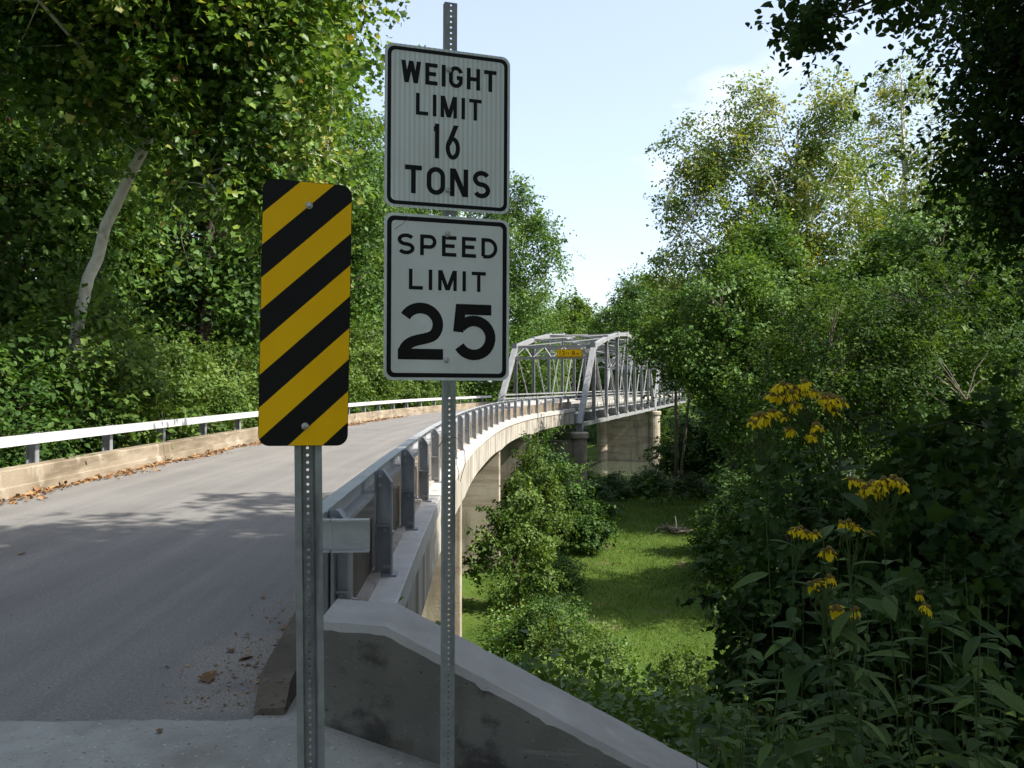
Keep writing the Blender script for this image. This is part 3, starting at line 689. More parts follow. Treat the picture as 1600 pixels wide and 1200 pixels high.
def sign_panel(root, w_, h_, r, mat, margin, bw):
    b = MB(); b.prism(rrect(w_, h_, r), 0, .0025); o = bpy.data.objects.new('panel', b.mesh('panel', mat)); link(o, root)
    a, c_ = rrect(w_ - 2 * margin, h_ - 2 * margin, r - margin * .6), rrect(w_ - 2 * margin - 2 * bw, h_ - 2 * margin - 2 * bw, max(.008, r - margin * .6 - bw * .7))
    b = MB(); n_ = len(a)
    for k in range(n_):
        k2 = (k + 1) % n_; b.poly([(a[k][0], -.0006, a[k][1]), (a[k2][0], -.0006, a[k2][1]), (c_[k2][0], -.0006, c_[k2][1]), (c_[k][0], -.0006, c_[k][1])])
    o = bpy.data.objects.new('border', b.mesh('border', 'black')); link(o, root)
def add_text(root, b, name='lettering', mat='black'):
    o = bpy.data.objects.new(name, b.mesh(name, mat)); link(o, root); return o
SA = R(17)          # signs are turned, their left edge nearer the camera
# weight limit
SX, SY = -.290, 3.66
sw, sh = .585, .735
wl = thing('weight_limit_sign', 'white weight limit 16 tons sign, upper panel on the tall post', 'road sign', (SX, SY, 2.868))
wl.rotation_euler = (0, R(.3), SA)
sign_panel(wl, sw, sh, .04, 'ribbed', .012, .017)
zx = lambda zx_, x0, x1: ((zx_ - x0) / (x1 - x0) - .5) * sw
Y_ = -.0008
def line(root, word, it, px0, px1, py_top, py_bot, X0, X1, T, B, stw):
    xa, xb = ((px0 - X0) / (X1 - X0) - .5) * sw, ((px1 - X0) / (X1 - X0) - .5) * sw
    za, zb = (.5 - (py_bot - T) / (B - T)) * sh, (.5 - (py_top - T) / (B - T)) * sh
    add_text(root, text_line(it, zb - za, xb - xa, (xa, za), Y_, stw))
W_ = (50, 765, 279, 1203)
line(wl, 'WEIGHT', items('WEIGHT', .24), 139, 684, 369, 494, *W_, .185)
line(wl, 'LIMIT', items('LIMIT', .27), 222, 597, 547, 671, *W_, .17)
line(wl, '16', [('1', .30, .36), ('6', .80, 0)], 323, 473, 711, 910, *W_, .125)
line(wl, 'TONS', items('TONS', .22), 163, 650, 960, 1120, *W_, .17)
bolt_part(wl, -.002, .275, -.001); bolt_part(wl, -.004, -.277, -.001)
sh = .752
sl = thing('speed_limit_sign', 'white speed limit 25 sign, lower panel on the tall post', 'road sign', (SX - .003, SY, 2.098))
sl.rotation_euler = (0, R(.25), SA)
sign_panel(sl, sw, sh, .04, 'sheet', .013, .02)
V_ = (45, 765, 48, 1003)
line(sl, 'SPEED', items('SPEED', .27), 119, 693, 163, 283, *V_, .18)
line(sl, 'LIMIT', items('LIMIT', .3), 183, 625, 364, 482, *V_, .175)
line(sl, '25', [('2', 1.0, .2), ('5', 1.0, 0)], 123, 684, 556, 884, *V_, .19)
bolt_part(sl, -.004, .292, -.001); bolt_part(sl, -.006, -.284, -.001)
# a scratch across the upper left corner of the lower sign
b = MB(); sc_pts = [(-.245, .30), (-.225, .317), (-.21, .327), (-.19, .348), (-.175, .362)]
for q in stroke(sc_pts, .0022): b.poly([(p_[0], -.0011, p_[1]) for p_ in q])
add_text(sl, b, 'scratch', 'kerb_dark')

# object marker
om = thing('object_marker', 'black and yellow diagonally striped object marker on its own post', 'road sign', (-.706, 2.74, 1.945))
om.rotation_euler = (0, R(1.0), R(18))
mw, mh = .298, .905
b = MB(); b.prism(rrect(mw, mh, .038, 8), 0, .003); o = bpy.data.objects.new('panel', b.mesh('panel', 'black')); link(o, om)
def clip(poly, a, b_, c_):   # keep a*x + b*z <= c
    out = []
    for i in range(len(poly)):
        p_, q = poly[i], poly[(i + 1) % len(poly)]; fp, fq = a * p_[0] + b_ * p_[1] - c_, a * q[0] + b_ * q[1] - c_
        if fp <= 0: out.append(p_)
        if fp * fq < 0: t = fp / (fp - fq); out.append((p_[0] + t * (q[0] - p_[0]), p_[1] + t * (q[1] - p_[1])))
    return out
slope = .95
for k in range(6):
    v0 = .119 + .2195 * k; v1 = v0 + .1085    # depth below the top at the left edge
    # z = mh/2 - v + slope*(x+mw/2)
    P = rrect(mw - .003, mh - .003, .0365, 8)
    P = clip(P, -slope, 1, mh / 2 - v0 + slope * mw / 2); P = clip(P, slope, -1, -(mh / 2 - v1 + slope * mw / 2))
    if len(P) > 2:
        b = MB(); b.poly([(x_, -.0007, z_) for x_, z_ in P]); o = bpy.data.objects.new('stripe', b.mesh('stripe', 'yellow')); link(o, om)
bolt_part(om, .004, .372, -.001, .010); bolt_part(om, .004, -.385, -.001, .010)

# perforated posts
def perforated(prof, cells, web, z0, pitch=.0254, hole=.0052):
    """prof: (x, y) of a bent strip; web: index of the segment that carries the holes; local coordinates"""
    b = MB(); h = cells * pitch; t = .003
    for i in range(len(prof) - 1):
        (xa, ya), (xb, yb) = prof[i], prof[i + 1]
        if i != web:
            l_ = math.hypot(xb - xa, yb - ya); nx_, ny_ = -(yb - ya) / l_ * t, (xb - xa) / l_ * t
            b.add([(xa, ya, z0), (xb, yb, z0), (xb + nx_, yb + ny_, z0), (xa + nx_, ya + ny_, z0), (xa, ya, z0 + h), (xb, yb, z0 + h), (xb + nx_, yb + ny_, z0 + h), (xa + nx_, ya + ny_, z0 + h)],
                  [(3, 2, 1, 0), (4, 5, 6, 7), (0, 1, 5, 4), (1, 2, 6, 5), (2, 3, 7, 6), (3, 0, 4, 7)])
        else:
            cx = (xa + xb) / 2
            for c_ in range(cells):
                za, zb = z0 + c_ * pitch, z0 + (c_ + 1) * pitch; cz = (za + zb) / 2; i0 = len(b.v)
                outer = [(xb, cz), (xb, zb), (cx, zb), (xa, zb), (xa, cz), (xa, za), (cx, za), (xb, za)]
                inner = [(cx + hole * math.cos(R(45 * k)), cz + hole * math.sin(R(45 * k))) for k in range(8)]
                for yy in (ya, ya + t): b.v += [(p_[0], yy, p_[1]) for p_ in outer] + [(p_[0], yy, p_[1]) for p_ in inner]
                for k in range(8):
                    k2 = (k + 1) % 8
                    b.f.append([i0 + k, i0 + k2, i0 + 8 + k2, i0 + 8 + k][::-1]); b.f.append([i0 + 16 + k, i0 + 16 + k2, i0 + 24 + k2, i0 + 24 + k])
                    b.f.append([i0 + 8 + k, i0 + 8 + k2, i0 + 24 + k2, i0 + 24 + k]); b.m += [0, 0, 0]
    return b
b = perforated([(-.031, .030), (-.029, .0), (.029, .0), (.031, .030)], 142, 1, -.15)
o = bpy.data.objects.new('sign_post', b.mesh('sign_post', 'post')); link(o); o.location = (SX - .002, SY + .005, 0); o.rotation_euler = (0, R(.22), SA)
tag(o, 'tall perforated steel post carrying the two white signs', 'post')
b = perforated([(-.046, .0), (-.024, .0), (-.017, .034), (.017, .034), (.024, .0), (.046, .0)], 88, 2, -.08)
o = bpy.data.objects.new('sign_post', b.mesh('sign_post', 'post')); link(o); o.location = (-.688, 2.758, 0); o.rotation_euler = (R(0), R(-.55), R(18))
tag(o, 'wide perforated channel post carrying the striped object marker', 'post')

# clearance sign on the portal
q = tp(.86, .27, TZ[1] - .62)
cs = thing('clearance_sign', 'small yellow 13 ft 8 in clearance sign on truss portal', 'road sign', tuple(q - Vector((DX, DY, 0)) * .25))
cs.rotation_euler = (0, R(.8), -TH)
b = MB(); b.prism(rrect(2.15, .64, .06), 0, .01); o = bpy.data.objects.new('panel', b.mesh('panel', 'yellow2')); link(o, cs)
a, c_ = rrect(2.08, .57, .05), rrect(2.03, .52, .04); b = MB()
for k in range(len(a)):
    k2 = (k + 1) % len(a); b.poly([(a[k][0], -.003, a[k][1]), (a[k2][0], -.003, a[k2][1]), (c_[k2][0], -.003, c_[k2][1]), (c_[k][0], -.003, c_[k][1])])
o = bpy.data.objects.new('border', b.mesh('border', 'black')); link(o, cs)
def ctext(word, x0, w_, h_):
    b = text_line([(c__, {'1': .3, 'I': .22}.get(c__, 1.), .35) for c__ in word], h_, w_, (x0, -.17), -.004, .145); add_text(cs, b)
ctext('13', -.86, .46, .34); ctext('FT', -.30, .30, .20); ctext('8', .20, .27, .34); ctext('IN', .58, .26, .20)
# ------------------------------------------------------------------ vegetation
KITE = (np.array([(0, 0, 0), (.36, .45, .09), (0, 1, -.04), (-.36, .45, .09)]), [(0, 1, 2), (0, 2, 3)])
OVAL = (np.array([(0, 0, 0), (.24, .22, .06), (.29, .52, .07), (0, 1, -.06), (-.29, .52, .07), (-.24, .22, .06)]), [(0, 1, 2, 3), (0, 3, 4, 5)])
LOBE = (np.array([(0, 0, 0), (.34, -.04, .06), (.38, .20, .02), (.56, .42, .12), (.32, .56, .02), (0, 1, -.14), (-.30, .60, .03), (-.54, .40, .05), (-.36, .22, .02), (-.34, -.06, .10)]),
        [(0, 1, 2), (2, 3, 4), (0, 2, 4, 5), (0, 5, 6, 8), (6, 7, 8), (0, 8, 9)])
def unit(a): return a / (np.linalg.norm(a, axis=1, keepdims=True) + 1e-9)
def leaves_mesh(name, P, N, size, val, shape, mat, rng, droop=.45, T=None):
    n = len(P)
    if T is None: T = rng.normal(size=(n, 3)); T[:, 2] -= droop
    T = T - N * np.sum(T * N, 1, keepdims=True); T = unit(T); B = np.cross(T, N)
    S, F = shape; k = len(S); sz = size[:, None, None]
    V = P[:, None, :] + sz * (S[None, :, 0:1] * B[:, None, :] + S[None, :, 1:2] * T[:, None, :] + S[None, :, 2:3] * N[:, None, :])
    me = bpy.data.meshes.new(name); me.vertices.add(n * k); me.vertices.foreach_set('co', V.astype(np.float32).ravel())
    base = np.concatenate([np.array(f) for f in F]); tot = np.array([len(f) for f in F]); L = len(base)
    li = (base[None, :] + (np.arange(n) * k)[:, None]).ravel(); lt = np.tile(tot, n); ls = np.concatenate([[0], np.cumsum(lt)[:-1]])
    me.loops.add(n * L); me.loops.foreach_set('vertex_index', li.astype(np.int32))
    me.polygons.add(n * len(F)); me.polygons.foreach_set('loop_start', ls.astype(np.int32)); me.polygons.foreach_set('loop_total', lt.astype(np.int32))
    a = me.attributes.new('v', 'FLOAT', 'FACE'); a.data.foreach_set('value', np.repeat(val, len(F)).astype(np.float32))
    me.materials.append(MT[mat]); me.update(calc_edges=True); return me
def crown_mesh(name, blobs, n_clump, n_leaf, size, mat, seed, shape=KITE, clump=.7, flat=.6, upness=.75, shell=.7, jitter=.12, shoots=.14):
    rng = np.random.default_rng(seed); Bc = np.array([b_[:3] for b_ in blobs], float); Br = np.array([b_[3:6] for b_ in blobs], float)
    wgt = np.array([np.prod(r_) ** (2 / 3.) for r_ in Br]); wgt /= wgt.sum()
    bi = rng.choice(len(blobs), n_clump, p=wgt); d = unit(rng.normal(size=(n_clump, 3)))
    rad = np.where(rng.random(n_clump) < shell, rng.uniform(.72, 1.0, n_clump), rng.random(n_clump) ** (1 / 3.))
    rad *= 1 + .18 * np.sin(d[:, 0] * 5 + seed) * np.sin(d[:, 2] * 4 + bi)
    C = Bc[bi] + d * rad[:, None] * Br[bi]
    cw = rng.lognormal(0, .45, n_clump); ci = rng.choice(n_clump, n_leaf, p=cw / cw.sum()); cs = clump * rng.lognormal(0, .25, n_clump)
    nc = unit(rng.normal(size=(n_clump, 3)) * .38 + .55 * d + np.array([0, 0, upness]))
    ea = unit(np.cross(nc, rng.normal(size=(n_clump, 3)))); eb = np.cross(nc, ea)
    off = np.clip(rng.normal(size=(n_leaf, 3)) * .55, -1.3, 1.3); off[:, 0] *= 1.25; off[:, 1] *= .85; off[:, 2] *= flat * .75
    off[:, 2] -= .30 * (off[:, 0] ** 2 + off[:, 1] ** 2)
    sh = rng.random(n_leaf) < shoots                   # loose shoots that break the outline
    sd_ = unit(.8 * d + rng.normal(size=(n_clump, 3)) * .55 + np.array([0, 0, .35]))
    P = C[ci] + (off[:, 0:1] * ea[ci] + off[:, 1:2] * eb[ci] + off[:, 2:3] * nc[ci]) * cs[ci][:, None]
    u_ = rng.random(n_leaf)[:, None] * 1.9
    P = np.where(sh[:, None], C[ci] + sd_[ci] * u_ * cs[ci][:, None] + rng.normal(size=(n_leaf, 3)) * .09 * cs[ci][:, None] - np.array([0, 0, .18]) * u_ ** 2 * cs[ci][:, None], P)
    N = unit(rng.normal(size=(n_leaf, 3)) * .5 + nc[ci])
    cv = rng.uniform(.08, .82, n_clump); val = np.clip(cv[ci] + rng.normal(0, jitter, n_leaf), 0, .94)
    odd = rng.random(n_leaf) < .008; val[odd] = rng.uniform(.95, 1, odd.sum())
    sz = size * rng.lognormal(0, .26, n_leaf)
    return leaves_mesh(name, P, N, sz, val, shape, mat, rng), C
def branch_mb(trunk, trunk_r, C, n_limb, seed, r_limb, twig_r=.012, twig_every=1, fork=.28):
    """trunk polyline -> limbs to spread-out clumps -> thin twigs to the other clumps"""
    rng = np.random.default_rng(seed + 77); T = np.array(trunk, float); tb_ = MB(); lb = MB()
    # densify the trunk with slight wander
    pts, rad = [], []
    for i in range(len(T) - 1):
        for k in range(4):
            t = k / 4.; pts.append(T[i] * (1 - t) + T[i + 1] * t + rng.normal(0, .04, 3) * (i + k > 0)); rad.append(trunk_r[i] * (1 - t) + trunk_r[i + 1] * t)
    pts.append(T[-1]); rad.append(trunk_r[-1]); tb_.tube(pts, rad, 12)
    pts = np.array(pts); rad = np.array(rad); zlo, zhi = pts[0, 2], pts[-1, 2]
    idx = [int(rng.integers(len(C)))]; dist = np.linalg.norm(C - C[idx[0]], axis=1)
    while len(idx) < min(n_limb, len(C)):
        j = int(np.argmax(dist)); idx.append(j); dist = np.minimum(dist, np.linalg.norm(C - C[j], axis=1))
    nodes = [pts[len(pts) // 3:]]
    for j in idx:
        tgt = C[j]; hz = np.clip((tgt[2] - zlo) * rng.uniform(.45, .75) + zlo, zlo + fork * (zhi - zlo), zhi)
        a = int(np.argmin(np.abs(pts[:, 2] - hz))); p0 = pts[a]; r0 = min(rad[a] * .7, r_limb)
        l = np.linalg.norm(tgt - p0); mid = p0 * .5 + tgt * .5 + np.array([0, 0, .10 * l]) + rng.normal(0, .06 * l, 3)
        q = np.array([(1 - t) ** 2 * p0 + 2 * t * (1 - t) * mid + t * t * tgt + (rng.normal(0, .015 * l, 3) if 0 < t < 1 else 0) for t in np.linspace(0, 1, 8)])
        lb.tube(q, np.linspace(r0, max(.015, r0 * .12), 8), 6); nodes.append(q[2:])
    A = np.concatenate(nodes)
    for j in range(0, len(C), twig_every):
        d = np.linalg.norm(A - C[j], axis=1); a = A[int(np.argmin(d + (A[:, 2] > C[j][2]) * .6))]
        if np.linalg.norm(a - C[j]) < .25: continue
        mid = a * .5 + C[j] * .5 + rng.normal(0, .06, 3) + np.array([0, 0, .05])
        lb.tube([a, mid, C[j]], [twig_r * 2, twig_r * 1.4, twig_r * .5], 3, cap=False)
    return tb_, lb
def tree(name, label, base, trunk, trunk_r, blobs, n_clump, n_leaf, size, mat, seed, bark='bark', cat='tree', group=None, n_limb=9, r_limb=.12, twig_r=.012, cm='crown', fork=.28, **kw):
    """base in world coordinates; trunk and blobs relative to the base"""
    t = thing(name, label, cat, base, group)
    me, C = crown_mesh(cm, blobs, n_clump, n_leaf, size, mat, seed, **kw)
    a, b = branch_mb(trunk, trunk_r, C, n_limb, seed, r_limb, twig_r, fork=fork)
    o = bpy.data.objects.new('trunk', a.mesh('trunk', bark, smooth=True)); link(o, t)
    o = bpy.data.objects.new('branches', b.mesh('branches', bark, smooth=True)); link(o, t)
    o = bpy.data.objects.new(cm, me); link(o, t)
    return t
def again(src, label, x, y, scale, rot, group=None, z=None, sz=None):
    c = copy_tree(src); zz = float(ground_z(x, y)) - .15 if z is None else z
    c.location = (x, y, zz); c.scale = (scale, scale, sz or scale); c.rotation_euler = (0, 0, R(rot)); c['label'] = label
    if group: c['group'] = group
    elif 'group' in c: del c['group']
    return c
def gz(x, y): return float(ground_z(x, y)) - .15

# --- left bank -----------------------------------------------------------
b0 = (-10.45, 19.0, gz(-10.45, 19))
H_ = b0[2]
tree('sycamore_tree', 'bright green sycamore with pale leaning trunk behind the left guardrail', b0,
     [(0, 0, 0), (.05, 0, 2.6 - H_), (.55, 0, 4.8 - H_), (1.6, 0, 7.2 - H_), (2.6, .2, 9.2 - H_), (3.1, .4, 11.5 - H_), (3.4, .5, 15 - H_)], [.18, .145, .13, .115, .10, .08, .04],
     [(.6, -.8, 9.4 - H_, 3.2, 2.4, 1.5), (3.2, -1.6, 9.6 - H_, 2.8, 1.8, 1.5), (4.6, -.6, 9.6 - H_, 2.8, 2.2, 2.2), (4.9, -.2, 7.4 - H_, 2.0, 1.8, 1.2), (2.6, -1.6, 7.9 - H_, 1.9, 1.2, .8), (2.2, -1.4, 12.2 - H_, 4.6, 2.6, 2.6), (4.7, .2, 12.2 - H_, 2.4, 2.8, 2.8), (3.2, -5.0, 11.0 - H_, 2.4, 2.4, 1.2), (1.2, -4.2, 11.6 - H_, 2.4, 2.4, 1.2), (-1.4, -.8, 11.6 - H_, 2.6, 2.2, 1.8), (3.8, -.8, 6.0 - H_, 1.5, 1.3, .7), (-2.6, -.6, 9.8 - H_, 1.8, 1.8, 1.0)],
     540, 84000, .132, 'leaf_syc', 5, bark='sycbark', shape=LOBE, clump=.85, flat=.55, n_limb=14, r_limb=.055, jitter=.2, twig_r=.008, fork=.56)
GW = 'broadleaf trees of the wood on the left bank'
TA = tree('broadleaf_tree', 'tall dark broadleaf tree at the far left edge behind the leaning sycamore', (-16.0, 25.0, gz(-16, 25)),
     [(0, 0, 0), (.2, .1, 5), (.1, 0, 10), (.5, .2, 16), (.4, 0, 21)], [.36, .3, .25, .17, .05],
     [(0, 0, 9.5, 4.6, 4.6, 4.2), (1.2, 0, 14.5, 4.8, 4.8, 4.4), (-1, .5, 19, 4.0, 4.0, 4.0), (.3, 0, 23, 2.8, 2.8, 3.0), (.5, 0, 5.8, 3.6, 3.6, 2.0)],
     520, 62000, .21, 'leaf_green', 11, clump=1.05, n_limb=14)
TB = tree('broadleaf_tree', 'tall tree rising behind the striped marker on the left bank', (-12.5, 33.0, gz(-12.5, 33)),
     [(0, 0, 0), (-.2, .1, 6), (.3, 0, 12), (.2, .2, 19), (.1, 0, 25)], [.34, .3, .24, .16, .05],
     [(0, 0, 12, 4.4, 4.4, 4.6), (-.8, .6, 17.5, 4.6, 4.6, 4.6), (.8, -.4, 22.5, 3.8, 3.8, 4.0), (0, 0, 27, 2.4, 2.4, 2.6), (0, 0, 6.5, 4.0, 4.0, 2.8), (.4, 0, 3.4, 3.2, 3.2, 1.8)],
     560, 60000, .23, 'leaf_dark', 17, clump=1.1, n_limb=14)
again(TB, 'dark tree deep in the wood at the left edge of the picture', -21, 30, .95, 130, GW)
again(TA, 'broadleaf tree filling the wood on the left bank', -20.5, 39, 1.05, 200, GW)
again(TB, 'broadleaf tree filling the wood on the left bank', -15.5, 43, 1.0, 250, GW)
again(TA, 'tall tree whose edge meets the sky left of the white signs', -12.9, 51, 1.12, 75, GW)
again(TB, 'broadleaf tree filling the wood on the left bank', -25, 52, 1.1, 20, GW)
again(TA, 'broadleaf tree filling the wood on the left bank', -18, 62, 1.0, 310, GW)
again(TB, 'tree hidden behind the two white signs', -12.2, 66, .92, 160, GW)
again(TA, 'broadleaf tree filling the wood on the left bank', -30, 36, 1.15, 340, GW)
again(TB, 'broadleaf tree filling the wood on the left bank', -29, 27, 1.1, 60, GW)
again(TA, 'broadleaf tree filling the wood on the left bank', -20, 19, .9, 100, GW)
again(TA, 'tree behind the tall sign post at the left truss end', -8.6, 82, 1.0, 15, GW)
again(TA, 'tall tree just right of the two white signs', -1.6, 100, 1.5, 215, GW)
again(TA, 'lower tree sloping down to the sky behind the truss portal', 2.6, 112, 1.0, 285, GW)
again(TB, 'broadleaf tree filling the wood on the left bank', -14, 96, 1.1, 45, GW)
# shrubs along the left rail
SHA = tree('shrub', 'sunlit pale green shrub in the middle of the left thicket', (-10.8, 21.5, gz(-10.8, 21.5)),
     [(0, 0, 0), (.1, 0, 1.2), (0, .1, 2.6)], [.07, .05, .02], [(0, 0, 2.3, 1.9, 1.7, 1.9), (.9, -.2, 1.5, 1.2, 1.2, 1.2), (-.9, .3, 1.6, 1.3, 1.3, 1.3), (.2, 0, 3.6, 1.1, 1.1, 1.0)],
     150, 16000, .125, 'leaf_bush', 23, clump=.5, shoots=.26, cat='shrub', n_limb=9, r_limb=.04, twig_r=.006)
SHB = tree('shrub', 'dark leafy shrub low behind the rail at the left edge', (-10.2, 14.2, gz(-10.2, 14.2)),
     [(0, 0, 0), (.1, 0, .9), (0, .1, 1.9)], [.06, .04, .02], [(0, 0, 1.7, 1.7, 1.6, 1.4), (.8, .1, 1.0, 1.1, 1.1, .9), (-.8, 0, 1.1, 1.2, 1.2, 1.0)],
     120, 15000, .115, 'leaf_dark', 29, clump=.5, shape=OVAL, cat='shrub', n_limb=8, r_limb=.03, twig_r=.006)
GS = 'shrubs of the thicket behind the left guardrail'
for o_ in (SHA, SHB): o_['group'] = GS
rs = random.Random(8)
for i, (x_, y_, sc_, src) in enumerate([(-11.6, 18.2, .9, SHB), (-9.6, 24.8, .95, SHA), (-11.4, 25.5, 1.15, SHA), (-9.5, 28.5, 1.0, SHA), (-9.6, 33, 1.05, SHA), (-9.4, 37.5, 1.1, SHA), (-9.0, 42, 1.1, SHA),
        (-8.4, 47, 1.2, SHA), (-7.3, 52, 1.2, SHA), (-6.2, 57, 1.25, SHA), (-5.2, 62.5, 1.3, SHA), (-12.8, 15.6, 1.2, SHB), (-10.1, 17.0, 1.35, SHB), (-9.6, 19.4, 1.2, SHA), (-10.0, 11.8, .9, SHB), (-14.5, 19.5, 1.5, SHB), (-12.6, 22.5, 1.25, SHB), (-13.5, 29, 1.4, SHA), (-12, 38, 1.3, SHA), (-11, 46, 1.4, SHA), (-4.2, 68, 1.5, SHA), (-2.6, 76, 1.6, SHA)]):
    x_ -= .9 if y_ < 44 else .3
    again(src, 'pale green shrub in the thicket behind the left guardrail' if src is SHA else 'dark broad shrub low in the thicket behind the left guardrail', x_, y_, sc_, rs.uniform(0, 360), GS, z=gz(x_, y_) - (.5 if y_ > 40 else 0) + (1.2 if y_ > 44 else 0))
# --- far bank ------------------------------------------------------------
FA = tree('far_tree', 'distant rounded green tree beyond the truss', (2, 168, gz(2, 168)), [(0, 0, 0), (0, 0, 7), (.3, 0, 16)], [.4, .3, .1],
     [(0, 0, 13, 6.5, 6.5, 6), (2.5, 0, 17, 4.5, 4.5, 4.2), (-3, 0, 15.5, 4.5, 4.5, 4.5), (0, 0, 20, 3.6, 3.6, 3.0), (0, 0, 7, 5.5, 5.5, 4)], 330, 30000, .42, 'leaf_bush', 31, clump=1.5, n_limb=8)
GF = 'trees of the far bank beyond the truss'; FA['group'] = GF
for i, (x_, y_, s_) in enumerate([(-14, 160, 1.2), (12, 176, 1.3), (23, 165, 1.15), (33, 180, 1.3), (-28, 172, 1.35), (45, 170, 1.3), (58, 176, 1.4), (72, 168, 1.4), (88, 172, 1.4), (17, 150, 1.0), (27, 152, .95), (5, 146, .9), (-46, 165, 1.4), (-66, 170, 1.5), (38, 200, 1.6), (66, 205, 1.8), (104, 180, 1.6), (9, 158, 1.12)]):
    again(FA, 'distant green tree in the belt on the far bank', x_, y_, s_, 47 * i, GF)
# --- right bank ----------------------------------------------------------
b0 = (19.6, 56.0, gz(19.6, 56))
tree('sycamore_tree', 'tall airy yellowing sycamore with white limbs against the sky on the right', b0,
     [(0, 0, 0), (.3, 0, 6), (-.3, .2, 12), (.2, 0, 18), (.4, 0, 26)], [.5, .42, .34, .22, .06],
     [(-5.6, 0, 17.5, 4.0, 3.6, 3.4), (-3.6, .5, 22.5, 3.6, 3.2, 4.2), (1.6, 0, 21.5, 3.8, 3.4, 4.0), (2.6, .2, 25.4, 2.4, 2.4, 3.2), (-7.0, 0, 21.5, 2.4, 2.4, 2.8), (-1.5, -1, 15, 4.6, 4, 3.6), (4.8, 0, 16.5, 4.0, 3.8, 4.0), (-6.8, 0, 13.0, 3.2, 3.2, 2.6), (-2.6, .3, 26.0, 1.8, 1.8, 1.8), (-1, 0, 18.5, 4, 3.5, 3.5), (-6.0, 0, 25.2, 2.5, 2.4, 2.6), (-2.6, .3, 28.0, 2.2, 2, 2), (2.3, 0, 28.3, 2, 2, 2)],
     600, 78000, .205, 'leaf_gold', 41, bark='sycbark', clump=1.05, flat=.7, n_limb=18, r_limb=.26, twig_r=.02, jitter=.18)
b0 = (29.5, 60.0, gz(29.5, 60))
tree('sycamore_tree', 'tallest thin sycamore top behind the overhanging branch at upper right', b0,
     [(0, 0, 0), (.3, 0, 8), (-.2, .2, 16), (0, 0, 24), (-.3, 0, 32)], [.45, .4, .3, .18, .05],
     [(0, 0, 29, 2.4, 2.4, 4.2), (-1.6, 0, 23.5, 3.4, 3.2, 3.8), (2.5, 0, 24, 3.2, 3.0, 4.2), (-.5, 0, 18, 4.4, 4, 4), (1, 0, 12.5, 4.4, 4, 4)],
     300, 30000, .21, 'leaf_gold', 43, bark='sycbark', clump=1.05, flat=.7, n_limb=14, r_limb=.2, twig_r=.02, jitter=.18)
b0 = (13.0, 47.5, gz(13.0, 47.5))
RM = tree('riverside_tree', 'mid green riverside tree whose boughs hide the right end of the truss', b0,
     [(0, 0, 0), (.2, 0, 4), (-.2, .2, 8), (.1, 0, 13)], [.3, .26, .2, .06],
     [(-.6, 0, 13.4, 2.9, 2.8, 2.4), (-2.4, 0, 10.8, 2.4, 2.6, 1.7), (1.8, 0, 11.6, 3.6, 3.2, 2.8), (.6, -.5, 9.0, 3.6, 3.2, 1.8), (-2.9, 0, 9.2, 1.5, 1.6, .7), (3.2, .4, 7.8, 2.8, 2.6, 2.2), (.6, 0, 15.2, 1.6, 1.6, 1.3), (1.4, -.4, 5.6, 2.4, 2.2, 1.8), (3.2, 0, 3.6, 2.4, 2.2, 1.8), (.8, 0, 2.6, 1.3, 1.5, 1.4), (-4.5, 0, 10.7, 1.3, 1.5, 1.0), (-4.2, 0, 12.4, 1.2, 1.4, .9)],
     420, 48000, .19, 'leaf_green', 47, clump=.85, n_limb=13, r_limb=.14)
again(RM, 'small pale tree standing above the truss in the gap of the skyline', 20.6, 126, 1.75, 140)['group'] = 'riverside trees'
RM['group'] = 'riverside trees'
for i, (x_, y_, s_, l_) in enumerate([(21.5, 46, 1.0, 'green tree below the airy sycamore'), (28, 50, 1.15, 'riverside tree far right behind the dense thicket'), (33, 42, 1.1, 'riverside tree near the right edge in sunlight'), (24, 68, 1.05, 'riverside tree behind the airy sycamore'), (16.2, 53, 1.2, 'riverside tree filling the gap under the white sycamore limbs'), (25.5, 47, 1.25, 'riverside tree below the overhanging bough'), (31, 54, 1.4, 'riverside tree under the tallest thin sycamore'), (40, 60, 1.4, 'riverside tree at the back right of the field')]):
    again(RM, l_, x_, y_, s_, 67 * i + 20, 'riverside trees')
b0 = (13.6, 29.5, gz(13.6, 29.5))
tree('thicket_tree', 'dense dark tree in middle distance on the right of the lawn', b0,
     [(0, 0, 0), (.1, 0, 3), (.3, .2, 6), (0, 0, 10.5)], [.3, .25, .18, .05],
     [(-1.4, 0, 10.2, 3.0, 2.8, 2.4), (2.0, .2, 10.8, 3.2, 3.0, 3.0), (-3.0, -.6, 7.8, 2.6, 2.6, 2.2), (.6, -1, 8.0, 3.4, 2.8, 2.6), (4.2, 0, 7.6, 2.4, 2.6, 2.6), (2.2, -.8, 5.4, 3.2, 2.8, 2.0), (-3.0, -.4, 5.0, 2.4, 2.2, 1.6), (0, 0, 3.2, 3.4, 3.0, 1.5), (-3.6, 0, 2.6, 1.8, 1.8, 1.1), (3.8, 0, 3.0, 2.4, 2.4, 1.6)],
     600, 90000, .12, 'leaf_deep', 53, clump=.68, n_limb=16, r_limb=.12)
SHC = tree('sapling', 'dark lobed-leaf sapling overhanging the right side of the lawn', (5.0, 11.2, gz(5.0, 11.2)),
     [(0, 0, 0), (.1, 0, .9), (-.1, .1, 1.9)], [.05, .04, .015], [(-.5, 0, 1.5, .95, .9, .5), (.4, 0, 1.9, 1.0, 1.0, .6), (-1.1, 0, .95, .65, .6, .35), (.2, .2, .8, 1.1, 1.0, .5), (.9, 0, 1.2, .8, .8, .6)],
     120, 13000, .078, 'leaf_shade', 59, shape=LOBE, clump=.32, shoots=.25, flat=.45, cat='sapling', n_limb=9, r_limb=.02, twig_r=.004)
GP = 'saplings and shrubs below the roadside on the right'
SHC['group'] = GP
